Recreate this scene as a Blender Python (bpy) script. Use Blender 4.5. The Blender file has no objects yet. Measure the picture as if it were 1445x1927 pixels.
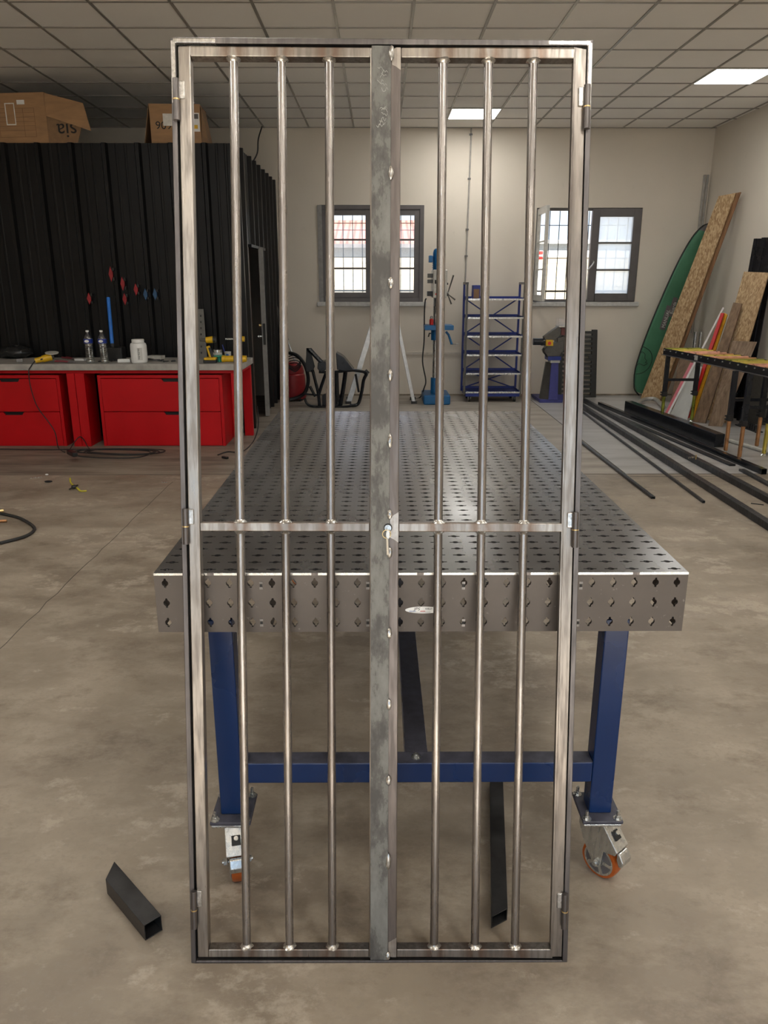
import bpy, bmesh, math, random
from mathutils import Vector, Matrix
random.seed(7)
sc = bpy.context.scene
COL = sc.collection
# ------------------------------------------------------------------ camera
F, H = 1447.0, 1.6                       # focal length in pixels of the 1445x1927 frame, eye height
PITCH = math.atan(432.5 / F)
YAW = math.atan(8.5 / F * math.cos(PITCH))
cam_d = bpy.data.cameras.new('camera'); cam = bpy.data.objects.new('camera', cam_d); COL.objects.link(cam)
cam.location = (0, 0, H); cam.rotation_euler = (math.pi/2 - PITCH, 0, -YAW)
cam_d.sensor_fit = 'HORIZONTAL'; cam_d.sensor_width = 36.0; cam_d.lens = 36.0 * F / 1445.0
cam_d.clip_start = 0.05; cam_d.clip_end = 300
sc.camera = cam
# ------------------------------------------------------------------ sky, sun, exposure
sc.view_settings.view_transform = 'Standard'; sc.view_settings.look = 'None'
sc.view_settings.gamma = 1.0; sc.view_settings.use_curve_mapping = False
sc.view_settings.exposure = 0.45
SKY = 1.5; SUN = 17.0; PANEL = 17.0
w = bpy.data.worlds.new('world'); sc.world = w; w.use_nodes = True
nt = w.node_tree; nt.nodes.clear()
o_ = nt.nodes.new('ShaderNodeOutputWorld'); bg = nt.nodes.new('ShaderNodeBackground'); bg.inputs[1].default_value = SKY
tc = nt.nodes.new('ShaderNodeTexCoord'); sx = nt.nodes.new('ShaderNodeSeparateXYZ'); cr = nt.nodes.new('ShaderNodeValToRGB')
nt.links.new(tc.outputs['Generated'], sx.inputs[0]); nt.links.new(sx.outputs['Z'], cr.inputs[0])
cr.color_ramp.elements[0].position = 0.0; cr.color_ramp.elements[0].color = (.62, .74, .86, 1)
cr.color_ramp.elements[1].position = 0.5; cr.color_ramp.elements[1].color = (.42, .60, .85, 1)
nt.links.new(cr.outputs[0], bg.inputs[0]); nt.links.new(bg.outputs[0], o_.inputs[0])
sd = bpy.data.lights.new('sun', 'SUN'); sd.energy = SUN; sd.angle = math.radians(.6); sd.color = (1, .95, .86)
so = bpy.data.objects.new('sun', sd); COL.objects.link(so); so.rotation_euler = (math.radians(47), 0, math.radians(14))

# ------------------------------------------------------------------ pixel -> point helper
cp, sp = math.cos(PITCH), math.sin(PITCH); cy, sy = math.cos(YAW), math.sin(YAW)
def at(x, y, X=None, Y=None, Z=None):
    u = (x - 722.5) / F; v = (963.5 - y) / F
    fx, fy, fz = u, cp + v*sp, -sp + v*cp
    r = (cy*fx + sy*fy, -sy*fx + cy*fy, fz)
    t = X/r[0] if X is not None else (Y/r[1] if Y is not None else (Z - H)/r[2])
    return Vector((t*r[0], t*r[1], H + t*r[2]))

# ------------------------------------------------------------------ materials
def N(t, k, **kw):
    n = t.nodes.new(k)
    for a, b in kw.items(): setattr(n, a, b)
    return n
def base_mat(name):
    m = bpy.data.materials.new(name); m.use_nodes = True; t = m.node_tree
    return m, t, t.nodes['Principled BSDF']
def noise(t, scale, detail=4, stretch=(1, 1, 1), rough=.55, seed=0.):
    c = N(t, 'ShaderNodeTexCoord'); mp = N(t, 'ShaderNodeMapping'); n = N(t, 'ShaderNodeTexNoise')
    mp.inputs['Scale'].default_value = stretch; mp.inputs['Location'].default_value = (seed, seed*1.7, seed*.6)
    n.inputs['Scale'].default_value = scale; n.inputs['Detail'].default_value = detail; n.inputs['Roughness'].default_value = rough
    t.links.new(c.outputs['Object'], mp.inputs[0]); t.links.new(mp.outputs[0], n.inputs['Vector'])
    return n.outputs['Fac']
def ramp(t, src, stops):
    r = N(t, 'ShaderNodeValToRGB'); e = r.color_ramp.elements
    while len(e) < len(stops): e.new(.5)
    for i, (p, c) in enumerate(stops):
        e[i].position = p; e[i].color = (c if len(c) == 4 else (*c, 1)) if not isinstance(c, (int, float)) else (c, c, c, 1)
    t.links.new(src, r.inputs[0]); return r.outputs[0]
def mix(t, fac, a, b, mode='MIX'):
    m = N(t, 'ShaderNodeMix', data_type='RGBA', blend_type=mode)
    for s, v in ((m.inputs[0], fac), (m.inputs[6], a), (m.inputs[7], b)):
        if isinstance(v, (int, float)): s.default_value = v if s.type == 'VALUE' else (v, v, v, 1)
        elif isinstance(v, tuple): s.default_value = (*v, 1) if len(v) == 3 else v
        else: t.links.new(v, s)
    return m.outputs[2]
def bump(t, b, src, strength=.3, dist=.01):
    n = N(t, 'ShaderNodeBump'); n.inputs['Strength'].default_value = strength; n.inputs['Distance'].default_value = dist
    t.links.new(src, n.inputs['Height']); t.links.new(n.outputs[0], b.inputs['Normal'])
MC = {}
def M(name, col=(.5, .5, .5), rough=.5, metal=0., var=.15, scale=20., stretch=(1, 1, 1), bmp=0., spec=.5):
    if name in MC: return MC[name]
    m, t, b = base_mat(name)
    f = noise(t, scale, 4, stretch)
    lo = tuple(max(0, c*(1-var)) for c in col); hi = tuple(min(1, c*(1+var)) for c in col)
    t.links.new(ramp(t, f, [(.3, lo), (.7, hi)]), b.inputs['Base Color'])
    t.links.new(ramp(t, f, [(.3, max(0, rough*.85)), (.7, min(1, rough*1.15))]), b.inputs['Roughness'])
    b.inputs['Metallic'].default_value = metal; b.inputs['Specular IOR Level'].default_value = spec
    if bmp: bump(t, b, f, bmp, .004)
    MC[name] = m; return m
def emit(name, col, s):
    m, t, b = base_mat(name); b.inputs['Base Color'].default_value = (.9, .9, .9, 1)
    b.inputs['Emission Color'].default_value = (*col, 1); b.inputs['Emission Strength'].default_value = s; MC[name] = m; return m
def glass(name, rough=0., tint=(1, 1, 1), gl=.08):
    m, t, b = base_mat(name); t.nodes.remove(b); out = t.nodes['Material Output']
    tr = N(t, 'ShaderNodeBsdfTransparent'); tr.inputs[0].default_value = (*tint, 1)
    g = N(t, 'ShaderNodeBsdfGlossy'); g.inputs['Roughness'].default_value = .05
    mx = N(t, 'ShaderNodeMixShader'); mx.inputs[0].default_value = gl
    if rough:
        rf = N(t, 'ShaderNodeBsdfTranslucent'); rf.inputs[0].default_value = (*tint, 1); m2 = N(t, 'ShaderNodeMixShader'); m2.inputs[0].default_value = rough
        t.links.new(tr.outputs[0], m2.inputs[1]); t.links.new(rf.outputs[0], m2.inputs[2]); t.links.new(m2.outputs[0], mx.inputs[1])
    else: t.links.new(tr.outputs[0], mx.inputs[1])
    t.links.new(g.outputs[0], mx.inputs[2]); t.links.new(mx.outputs[0], out.inputs[0]); MC[name] = m; return m

def steel(name, dark, bright, rough=.36, bias=.5, sc_=9, st=(1, 1, .12), metal=.9):
    m, t, b = base_mat(name)
    a = noise(t, sc_, 5, st, .6); c = noise(t, 90, 3, (1, 1, .1), .6, 3.); d = noise(t, 2.2, 3, (1, 1, .6), .5, 8.)
    k = mix(t, .5, a, d); r = ramp(t, k, [(max(.02, bias-.12), dark), (min(.98, bias+.12), bright)])
    r2 = mix(t, ramp(t, c, [(.42, 0.), (.62, .5)]), r, tuple(x*.72 for x in dark))
    t.links.new(r2, b.inputs['Base Color']); b.inputs['Metallic'].default_value = metal
    t.links.new(ramp(t, c, [(.3, rough*.8), (.7, rough*1.3)]), b.inputs['Roughness'])
    bump(t, b, c, .12, .002); MC[name] = m; return m
steel('bar_steel', (.24, .215, .20), (.52, .49, .465), .27, .5)
steel('leaf_steel', (.19, .162, .14), (.52, .475, .425), .34, .49)
steel('frame_steel', (.16, .145, .14), (.36, .33, .32), .42, .6)
steel('stile_steel', (.15, .125, .112), (.23, .20, .185), .42, .5, metal=.7)
steel('weld_soft', (.30, .26, .225), (.55, .50, .45), .36, .45, 30, (1, 1, 1))
steel('mill_steel', (.17, .165, .16), (.27, .26, .26), .4, .5)
steel('dark_tube', (.035, .038, .045), (.085, .09, .10), .35, .5, metal=.7)
steel('zinc', (.55, .56, .55), (.82, .82, .8), .25, .5, 30, (1, 1, 1))
steel('weld', (.35, .33, .30), (.9, .88, .85), .28, .5, 120, (1, 1, 1))
t = MC['leaf_steel'].node_tree; b = t.nodes['Principled BSDF']; src = b.inputs['Base Color'].links[0].from_socket
c = N(t, 'ShaderNodeTexCoord'); s = N(t, 'ShaderNodeSeparateXYZ'); t.links.new(c.outputs['Object'], s.inputs[0]); acc = None
for xi in (-.3275, -.222, -.1165, .1345, .235, .334):
    a = N(t, 'ShaderNodeMath', operation='SUBTRACT'); a.inputs[1].default_value = xi; t.links.new(s.outputs['X'], a.inputs[0])
    q = N(t, 'ShaderNodeMath', operation='ABSOLUTE'); t.links.new(a.outputs[0], q.inputs[0])
    if acc is None: acc = q.outputs[0]
    else: mn = N(t, 'ShaderNodeMath', operation='MINIMUM'); t.links.new(acc, mn.inputs[0]); t.links.new(q.outputs[0], mn.inputs[1]); acc = mn.outputs[0]
nz = noise(t, 40, 3); ad = N(t, 'ShaderNodeMath', operation='MULTIPLY_ADD'); ad.inputs[1].default_value = .02; t.links.new(nz, ad.inputs[0]); t.links.new(acc, ad.inputs[2])
k = ramp(t, ad.outputs[0], [(.012, 0.), (.022, .8), (.030, .55), (.046, 0.)])
t.links.new(mix(t, k, src, (.17, .105, .07)), b.inputs['Base Color'])
# primer-mottled cover strip
m, t, b = base_mat('strip_steel')
a = noise(t, 34, 8, (1, 1, .4), .72, 4.); c = noise(t, 7, 4, (1, 1, .6), .6, 9.)
k = mix(t, .55, a, c)
t.links.new(ramp(t, k, [(.43, (.075, .07, .064)), (.49, (.115, .11, .10)), (.505, (.155, .152, .137)), (.60, (.205, .203, .186))]), b.inputs['Base Color'])
b.inputs['Metallic'].default_value = .15; b.inputs['Roughness'].default_value = .55; MC['strip_steel'] = m
# floor
m, t, b = base_mat('concrete_floor')
c = N(t, 'ShaderNodeTexCoord'); s = N(t, 'ShaderNodeSeparateXYZ'); t.links.new(c.outputs['Object'], s.inputs[0])
def stepn(src, lo, hi):
    mr = N(t, 'ShaderNodeMapRange'); mr.inputs['From Min'].default_value = lo; mr.inputs['From Max'].default_value = hi
    t.links.new(src, mr.inputs['Value']); return mr.outputs[0]
n1 = noise(t, 1.3, 6, (1, 1, 1), .6); n2 = noise(t, 5, 8, (.7, 1.2, 1), .68, 2.); n3 = noise(t, 60, 4, (1, 1, 1), .6, 5.); n4 = noise(t, 2.8, 12, (.9, 1.3, 1), .74, 11.)
colr = ramp(t, n1, [(.38, (.19, .152, .113)), (.62, (.30, .248, .19))])
colr = mix(t, ramp(t, n2, [(.46, .0), (.60, .6)]), colr, (.37, .312, .245))
colr = mix(t, ramp(t, n4, [(.34, .8), (.47, 0.)]), colr, (.16, .125, .09))
colr = mix(t, ramp(t, n4, [(.56, 0.), (.62, .6)]), colr, (.45, .385, .31))
colr = mix(t, ramp(t, n3, [(.35, .5), (.48, 0.)]), colr, (.25, .21, .17))
far = stepn(s.outputs['Y'], 6.48, 6.52); right = stepn(s.outputs['X'], 2.12, 2.15)
n5 = noise(t, 3.5, 8, (.35, 1.8, 1), .65, 21.)
farc = ramp(t, n5, [(.35, (.12, .098, .076)), (.6, (.28, .235, .185))])
farg = ramp(t, n5, [(.35, (.33, .32, .31)), (.6, (.46, .45, .44))])
leftm = stepn(s.outputs['X'], -1.5, -.9)
farl = mix(t, leftm, farc, ramp(t, n5, [(.35, (.27, .24, .2)), (.6, (.40, .36, .31))]))
farl = mix(t, right, farl, farg)
colr = mix(t, far, colr, farl)
t.links.new(colr, b.inputs['Base Color'])
rr = ramp(t, n2, [(.35, .42), (.65, .62)])
rr = mix(t, far, rr, mix(t, right, .62, .33)); t.links.new(rr, b.inputs['Roughness'])
bump(t, b, n3, .12, .003); MC['concrete_floor'] = m
# plaster
def plaster(name, col, dk):
    m, t, b = base_mat(name); a = noise(t, 1.1, 6, (1, 1, 1), .6); c = noise(t, 9, 6, (1, 1, .6), .65, 3.)
    r = ramp(t, a, [(.3, tuple(x*.95 for x in col)), (.7, col)]); r = mix(t, ramp(t, c, [(.24, .4), (.36, 0.)]), r, dk)
    t.links.new(r, b.inputs['Base Color']); b.inputs['Roughness'].default_value = .75; bump(t, b, c, .08, .01); MC[name] = m
plaster('wall_plaster', (.70, .635, .545), (.55, .50, .43))
plaster('ceiling_tile', (.90, .87, .82), (.85, .82, .77))
# welding table: engraved 50 mm grid
m, t, b = base_mat('table_steel')
c = N(t, 'ShaderNodeTexCoord'); s = N(t, 'ShaderNodeSeparateXYZ'); t.links.new(c.outputs['Object'], s.inputs[0])
def gridl(out):
    mm = N(t, 'ShaderNodeMath', operation='PINGPONG'); mm.inputs[1].default_value = .025; t.links.new(out, mm.inputs[0])
    g = N(t, 'ShaderNodeMath', operation='LESS_THAN'); g.inputs[1].default_value = .0008; t.links.new(mm.outputs[0], g.inputs[0]); return g.outputs[0]
gm = N(t, 'ShaderNodeMath', operation='MAXIMUM'); t.links.new(gridl(s.outputs['X']), gm.inputs[0]); t.links.new(gridl(s.outputs['Y']), gm.inputs[1])
a = noise(t, 2.5, 6, (1, .5, 1), .6); d = noise(t, 40, 4, (.3, 1, 1), .6, 2.)
r = ramp(t, a, [(.35, (.035, .032, .031)), (.65, (.075, .072, .07))]); r = mix(t, ramp(t, d, [(.55, 0.), (.75, .3)]), r, (.13, .125, .12))
gf = N(t, 'ShaderNodeMath', operation='MULTIPLY'); gf.inputs[1].default_value = .6; t.links.new(gm.outputs[0], gf.inputs[0])
r = mix(t, gf.outputs[0], r, (.05, .05, .05)); t.links.new(r, b.inputs['Base Color'])
b.inputs['Metallic'].default_value = .1; b.inputs['IOR'].default_value = 2.0; t.links.new(ramp(t, a, [(.35, .20), (.65, .34)]), b.inputs['Roughness']); MC['table_steel'] = m
m, t, b = base_mat('apron_steel'); a = noise(t, 3, 5, (1, 1, 1), .6); d = noise(t, 70, 4, (1, 1, 1), .6, 2.)
r = ramp(t, a, [(.3, (.085, .074, .067)), (.7, (.12, .105, .096))]); r = mix(t, ramp(t, d, [(.66, 0.), (.74, .35)]), r, (.33, .31, .29))
t.links.new(r, b.inputs['Base Color']); b.inputs['Metallic'].default_value = .6; b.inputs['Roughness'].default_value = .46; MC['apron_steel'] = m
# wood / osb
def wood(name, lo, hi, st=(14, 14, 1.2), sc_=2.):
    m, t, b = base_mat(name); a = noise(t, sc_, 6, st, .6)
    t.links.new(ramp(t, a, [(.3, lo), (.7, hi)]), b.inputs['Base Color']); b.inputs['Roughness'].default_value = .65; bump(t, b, a, .2, .004); MC[name] = m
wood('old_plank', (.14, .085, .05), (.34, .24, .16)); wood('dark_plank', (.10, .06, .035), (.25, .16, .095)); wood('plank_edge', (.20, .10, .045), (.36, .2, .1))
m, t, b = base_mat('osb'); c = N(t, 'ShaderNodeTexCoord'); mp = N(t, 'ShaderNodeMapping'); mp.inputs['Scale'].default_value = (75, 75, 30)
v = N(t, 'ShaderNodeTexVoronoi'); v.inputs['Scale'].default_value = 1.; t.links.new(c.outputs['Object'], mp.inputs[0]); t.links.new(mp.outputs[0], v.inputs['Vector'])
sp_ = N(t, 'ShaderNodeSeparateColor'); t.links.new(v.outputs['Color'], sp_.inputs[0])
t.links.new(ramp(t, sp_.outputs[0], [(0., (.28, .165, .075)), (.5, (.42, .275, .14)), (1., (.56, .41, .235))]), b.inputs['Base Color']); b.inputs['Roughness'].default_value = .6; MC['osb'] = m
m, t, b = base_mat('bag_green'); a = noise(t, 3, 5); d = noise(t, 25, 4, (1, 1, .3), .6, 3.)
t.links.new(ramp(t, a, [(.3, (.035, .135, .07)), (.7, (.06, .20, .11))]), b.inputs['Base Color']); b.inputs['Roughness'].default_value = .55; bump(t, b, d, .3, .01); MC['bag_green'] = m
# block wall outside
m, t, b = base_mat('block_wall'); c = N(t, 'ShaderNodeTexCoord'); mp = N(t, 'ShaderNodeMapping'); mp.inputs['Rotation'].default_value = (math.pi/2, 0, 0)
br = N(t, 'ShaderNodeTexBrick'); br.inputs['Scale'].default_value = 2.; br.inputs['Color1'].default_value = (.30, .26, .19, 1); br.inputs['Color2'].default_value = (.34, .30, .22, 1); br.inputs['Mortar'].default_value = (.24, .20, .14, 1)
br.inputs['Mortar Size'].default_value = .02
t.links.new(c.outputs['Object'], mp.inputs[0]); t.links.new(mp.outputs[0], br.inputs['Vector']); t.links.new(br.outputs[0], b.inputs['Base Color']); b.inputs['Roughness'].default_value = .9; MC['block_wall'] = m
m, t, b = base_mat('roof_tiles'); c = N(t, 'ShaderNodeTexCoord'); wv = N(t, 'ShaderNodeTexWave'); wv.inputs['Scale'].default_value = 1.6; wv.inputs['Distortion'].default_value = .4
t.links.new(c.outputs['Object'], wv.inputs['Vector']); t.links.new(ramp(t, wv.outputs[0], [(.1, (.20, .07, .055)), (.6, (.33, .14, .11))]), b.inputs['Base Color']); b.inputs['Roughness'].default_value = .85; MC['roof_tiles'] = m
M('blue_paint', (.005, .026, .105), .28, 0, .12, 3); M('blue_dusty', (.06, .06, .08), .55, 0, .4, 30)
M('red_paint', (.50, .002, .006), .45, 0, .1, 3, spec=.3); M('booth_black', (.005, .005, .0055), .4, 0, .2, 3, spec=.25)
M('worktop', (.38, .36, .33), .5, 0, .3, 6, (1, 1, 1)); M('black', (.012, .012, .013), .45, 0, .2, 10); M('black_gloss', (.015, .017, .022), .22, .3, .2, 10)
M('rubber', (.02, .02, .02), .6); M('grey_trim', (.11, .10, .10), .45, 0, .15, 5); M('white', (.8, .8, .78), .4, 0, .05); M('yellow', (.70, .42, .01), .42, 0, .12)
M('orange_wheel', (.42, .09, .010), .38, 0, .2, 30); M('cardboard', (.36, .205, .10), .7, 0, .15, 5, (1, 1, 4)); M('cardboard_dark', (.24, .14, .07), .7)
M('blue_tube', (.012, .16, .62), .35); M('red_clamp', (.30, .01, .015), .45); M('blue_clamp', (.02, .08, .18), .45); M('brass', (.75, .55, .25), .3, .9); M('green_plastic', (.03, .35, .22), .5)
M('drill_blue', (.01, .13, .33), .38, .1, .15, 10); M('cart_blue', (.012, .03, .22), .4); M('saw_blue', (.05, .055, .24), .42); M('saw_grey', (.10, .095, .085), .4, .2)
M('light_grey', (.55, .54, .50), .4); M('aluminium', (.55, .54, .52), .38, .7); M('pallet_black', (.018, .018, .016), .5); M('vac_red', (.26, .012, .015), .45)
M('clear_zinc_yellow', (.62, .50, .10), .3, .7, .3, 12); M('zinc_green', (.30, .32, .05), .3, .75, .35, 12); M('zinc_copper', (.55, .28, .13), .3, .75, .3, 10); M('zinc_pink', (.75, .38, .28), .3, .6, .3, 12)
M('pink', (.62, .16, .19), .5); M('strip_red', (.6, .02, .015), .45); M('strip_yellow', (.68, .36, .02), .5); M('panel_white', (.55, .55, .52), .5, 0, .12, 4); M('ext_wall', (.36, .365, .37), .8)
M('asphalt', (.45, .42, .36), .9); M('sill', (.52, .51, .49), .5); M('tint', (.12, .05, .02), .4, .5); M('wood_brown', (.09, .04, .02), .6); M('door_blue', (.012, .022, .045), .45); M('door_edge', (.26, .25, .24), .5)
M('plastic_bag', (.02, .02, .02), .25); M('inkblack', (.01, .01, .01), .6); M('blue_label', (.01, .03, .25), .4); M('red_print', (.6, .04, .03), .5); M('blue_print', (.03, .12, .4), .5); M('strap_yellow', (.55, .5, .03), .5)
M('scribble', (.45, .45, .42), .6); M('kraft_line', (.20, .10, .045), .7); M('dust_white', (.75, .73, .68), .6)
glass('pane'); glass('pane_frost', .6, (.95, .97, 1.), .04); glass('pet', 0, (.86, .9, .9), .22); glass('clear_plastic', 0, (.92, .92, .95), .2)
emit('led_panel', (1., .98, .93), PANEL)

# ------------------------------------------------------------------ mesh builder
class MB:
    def __init__(s): s.v = []; s.f = []
    def add(s, vs, fs):
        n = len(s.v); s.v += [Vector(p) for p in vs]; s.f += [tuple(i+n for i in f) for f in fs]; return s
    def box(s, a, b):
        (x0, y0, z0), (x1, y1, z1) = a, b
        x0, x1 = min(x0, x1), max(x0, x1); y0, y1 = min(y0, y1), max(y0, y1); z0, z1 = min(z0, z1), max(z0, z1)
        return s.add([(x0,y0,z0),(x1,y0,z0),(x1,y1,z0),(x0,y1,z0),(x0,y0,z1),(x1,y0,z1),(x1,y1,z1),(x0,y1,z1)],
                     [(0,3,2,1),(4,5,6,7),(0,1,5,4),(1,2,6,5),(2,3,7,6),(3,0,4,7)])
    def obox(s, c, ax, ay, az, sx, sy, sz):          # oriented box
        c = Vector(c); X, Y, Z = [Vector(q).normalized()*h/2 for q, h in ((ax, sx), (ay, sy), (az, sz))]
        vs = [c+i*X+j*Y+k*Z for k in (-1, 1) for i, j in ((-1,-1),(1,-1),(1,1),(-1,1))]
        return s.add(vs, [(0,3,2,1),(4,5,6,7),(0,1,5,4),(1,2,6,5),(2,3,7,6),(3,0,4,7)])
    def beam(s, p0, p1, w, h, up=(0, 0, 1)):
        p0, p1 = Vector(p0), Vector(p1); d = p1-p0; x = d.cross(Vector(up))
        if x.length < 1e-5: x = d.cross(Vector((0, 1, 0)))
        z = x.cross(d); return s.obox((p0+p1)/2, d, x, z, d.length, w, h)
    def tube_sq(s, p0, p1, w, h, th=.003, up=(0, 0, 1), cut0=0., cut1=0.):   # hollow rectangular tube, optional mitred ends
        p0, p1 = Vector(p0), Vector(p1); d = (p1-p0).normalized(); x = d.cross(Vector(up)).normalized(); z = x.cross(d).normalized()
        vs = []
        for p, cut in ((p0, cut0), (p1, cut1)):
            for a, b in ((w/2, h/2), (w/2-th, h/2-th)):
                for i, j in ((-1,-1),(1,-1),(1,1),(-1,1)): vs.append(p + x*a*i + z*b*j + d*cut*i*a)
        fs = []
        for i in range(4):
            j = (i+1) % 4
            fs += [(i, j, 8+j, 8+i), (4+j, 4+i, 12+i, 12+j), (j, i, 4+i, 4+j), (8+i, 8+j, 12+j, 12+i)]
        return s.add(vs, fs)
    def cyl(s, p0, p1, r, n=16, r1=None, cap=True):
        p0, p1 = Vector(p0), Vector(p1); r1 = r if r1 is None else r1; d = (p1-p0).normalized()
        x = d.orthogonal().normalized(); y = d.cross(x); vs = []
        for p, q in ((p0, r), (p1, r1)):
            for i in range(n): a = 2*math.pi*i/n; vs.append(p + q*(math.cos(a)*x + math.sin(a)*y))
        fs = [(i, (i+1) % n, n+(i+1) % n, n+i) for i in range(n)]
        if cap: fs += [tuple(range(n-1, -1, -1)), tuple(range(n, 2*n))]
        return s.add(vs, fs)
    def tube(s, pts, r, n=8, sub=1, closed=False):
        P = [Vector(p) for p in pts]
        if sub > 1:
            Q = []; L = len(P)
            for i in range(L if closed else L-1):
                a = P[i-1] if (i > 0 or closed) else P[0]; b = P[i]; c = P[(i+1) % L]; d = P[(i+2) % L] if closed else P[min(i+2, L-1)]
                for k in range(sub):
                    u = k/sub; Q.append(.5*((2*b)+(c-a)*u+(2*a-5*b+4*c-d)*u*u+(3*b-a-3*c+d)*u**3))
            if not closed: Q.append(P[-1])
            P = Q
        L = len(P); vs = []; x = None
        for i in range(L):
            d = (P[(i+1) % L if closed else min(i+1, L-1)] - P[i-1 if (closed or i > 0) else 0]).normalized()
            x = d.orthogonal().normalized() if x is None else (x - d*x.dot(d)).normalized()
            y = d.cross(x); q = r[i*(len(r)-1)//max(1, L-1)] if isinstance(r, (list, tuple)) else r
            for k in range(n): a = 2*math.pi*k/n; vs.append(P[i]+q*(math.cos(a)*x+math.sin(a)*y))
        fs = [(i*n+k, i*n+(k+1) % n, ((i+1) % L)*n+(k+1) % n, ((i+1) % L)*n+k) for i in range(L if closed else L-1) for k in range(n)]
        if not closed: fs += [tuple(range(n-1, -1, -1)), tuple(range((L-1)*n, L*n))]
        return s.add(vs, fs)
    def lathe(s, prof, c=(0, 0, 0), axis=(0, 0, 1), n=24):
        c = Vector(c); d = Vector(axis).normalized(); x = d.orthogonal().normalized(); y = d.cross(x); vs = []
        for r, z in prof:
            for i in range(n): a = 2*math.pi*i/n; vs.append(c+d*z+r*(math.cos(a)*x+math.sin(a)*y))
        L = len(prof); fs = [(i*n+k, i*n+(k+1) % n, (i+1)*n+(k+1) % n, (i+1)*n+k) for i in range(L-1) for k in range(n)]
        fs += [tuple(range(n-1, -1, -1)), tuple(range((L-1)*n, L*n))]
        return s.add(vs, fs)
    def prism(s, poly, vec):                         # extrude a polygon by a vector
        vec = Vector(vec); P = [Vector(p) for p in poly]; n = len(P)
        return s.add(P+[p+vec for p in P], [tuple(range(n-1, -1, -1)), tuple(range(n, 2*n))]+[(i, (i+1) % n, n+(i+1) % n, n+i) for i in range(n)])
    def sphere(s, c, r, n=12, sc3=(1, 1, 1)):
        c = Vector(c); vs = []; fs = []
        for i in range(n+1):
            th = math.pi*i/n
            for k in range(n): a = 2*math.pi*k/n; vs.append(c+Vector((r*sc3[0]*math.sin(th)*math.cos(a), r*sc3[1]*math.sin(th)*math.sin(a), r*sc3[2]*math.cos(th))))
        for i in range(n):
            for k in range(n): fs.append((i*n+k, (i+1)*n+k, (i+1)*n+(k+1) % n, i*n+(k+1) % n))
        return s.add(vs, fs)
    def build(s, name, mat, parent=None, bevel=0., local=False, smooth=True, label=None, seg=2):
        me = bpy.data.meshes.new(name); vs = s.v
        root = parent
        while root is not None and root.parent is not None: root = root.parent
        if root is not None and not local:
            inv = root.matrix_basis.inverted(); vs = [inv @ v for v in vs]
        me.from_pydata([tuple(v) for v in vs], [], s.f)
        bm = bmesh.new(); bm.from_mesh(me); bmesh.ops.remove_doubles(bm, verts=bm.verts, dist=1e-6)
        bmesh.ops.recalc_face_normals(bm, faces=bm.faces); bm.to_mesh(me); bm.free()
        me.materials.append(MC[mat] if isinstance(mat, str) else mat)
        if smooth:
            me.polygons.foreach_set('use_smooth', [True]*len(me.polygons)); me.set_sharp_from_angle(angle=math.radians(32))
        o = bpy.data.objects.new(name, me); COL.objects.link(o)
        if parent is not None: o.parent = parent
        if bevel:
            b = o.modifiers.new('bevel', 'BEVEL'); b.width = bevel; b.segments = seg; b.limit_method = 'ANGLE'; b.angle_limit = math.radians(40); b.harden_normals = True
        if label: o['label'] = label
        return o
def tag(o, label, cat, group=None, kind=None):
    o['label'] = label; o['category'] = cat
    if group: o['group'] = group
    if kind: o['kind'] = kind
    return o
def thing(name, label, cat, loc=(0, 0, 0), mat=None, group=None):
    o = bpy.data.objects.new(name, None); COL.objects.link(o); o.empty_display_size = .05
    o.matrix_basis = mat if mat is not None else Matrix.Translation(Vector(loc))
    return tag(o, label, cat, group)
def struct(o): o['kind'] = 'structure'; return o
def copy_tree(o, M_=None):
    c = o.copy(); COL.objects.link(c)
    for ch in o.children:
        d = ch.copy(); COL.objects.link(d); d.parent = c
        for g in ch.children:
            e = g.copy(); COL.objects.link(e); e.parent = d
    if M_ is not None: c.matrix_basis = M_
    return c
def text(name, body, size, mat, M_, parent=None, ext=.0005, align='LEFT', sx_=1., shear=0.):
    cu = bpy.data.curves.new(name, 'FONT'); cu.body = body; cu.size = size; cu.extrude = ext; cu.align_x = align; cu.align_y = 'CENTER'; cu.shear = shear
    tmp = bpy.data.objects.new(name, cu); COL.objects.link(tmp)
    bpy.context.view_layer.update(); dg = bpy.context.evaluated_depsgraph_get()
    me = bpy.data.meshes.new_from_object(tmp.evaluated_get(dg)); bpy.data.objects.remove(tmp)
    me.transform(Matrix.Diagonal((sx_, 1, 1, 1))); root = parent
    while root is not None and root.parent is not None: root = root.parent
    T = M_ if root is None else root.matrix_basis.inverted() @ M_
    me.transform(T); me.materials.clear(); me.materials.append(MC[mat])
    o = bpy.data.objects.new(name, me); COL.objects.link(o)
    if parent is not None: o.parent = parent
    return o
def frame_M(loc, x, y):                              # matrix with given x and y axes
    x = Vector(x).normalized(); y = Vector(y); y = (y - x*y.dot(x)).normalized(); z = x.cross(y)
    m_ = Matrix((x, y, z)).transposed().to_4x4(); m_.translation = Vector(loc); return m_

# ================================================================== SETTING
YB, ZC, XR, XL, YF = 11.35, 3.58, 4.52, -6.0, -3.0
struct(MB().box((XL-.25, YF-.25, -.1), (XR+.25, YB+.25, 0)).build('floor', 'concrete_floor', smooth=False))
struct(MB().box((XL-.25, YF-.25, ZC+.004), (XR+.25, YB+.25, ZC+.1)).build('ceiling', 'ceiling_tile', smooth=False))
M('tbar', (.30, .28, .25), .4, .2, .05)
g = MB(); xs = [3.86-.6*k for k in range(0, 17)] + [4.46]; ys = [10.72-.6*k for k in range(-1, 23)]
for x in xs: g.box((x-.011, YF, ZC-.003), (x+.011, YB, ZC+.006))
for y in ys: g.box((XL, y-.009, ZC-.0035), (XR, y+.009, ZC+.0055))
struct(g.build('trim_1', 'tbar', smooth=False))
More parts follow.
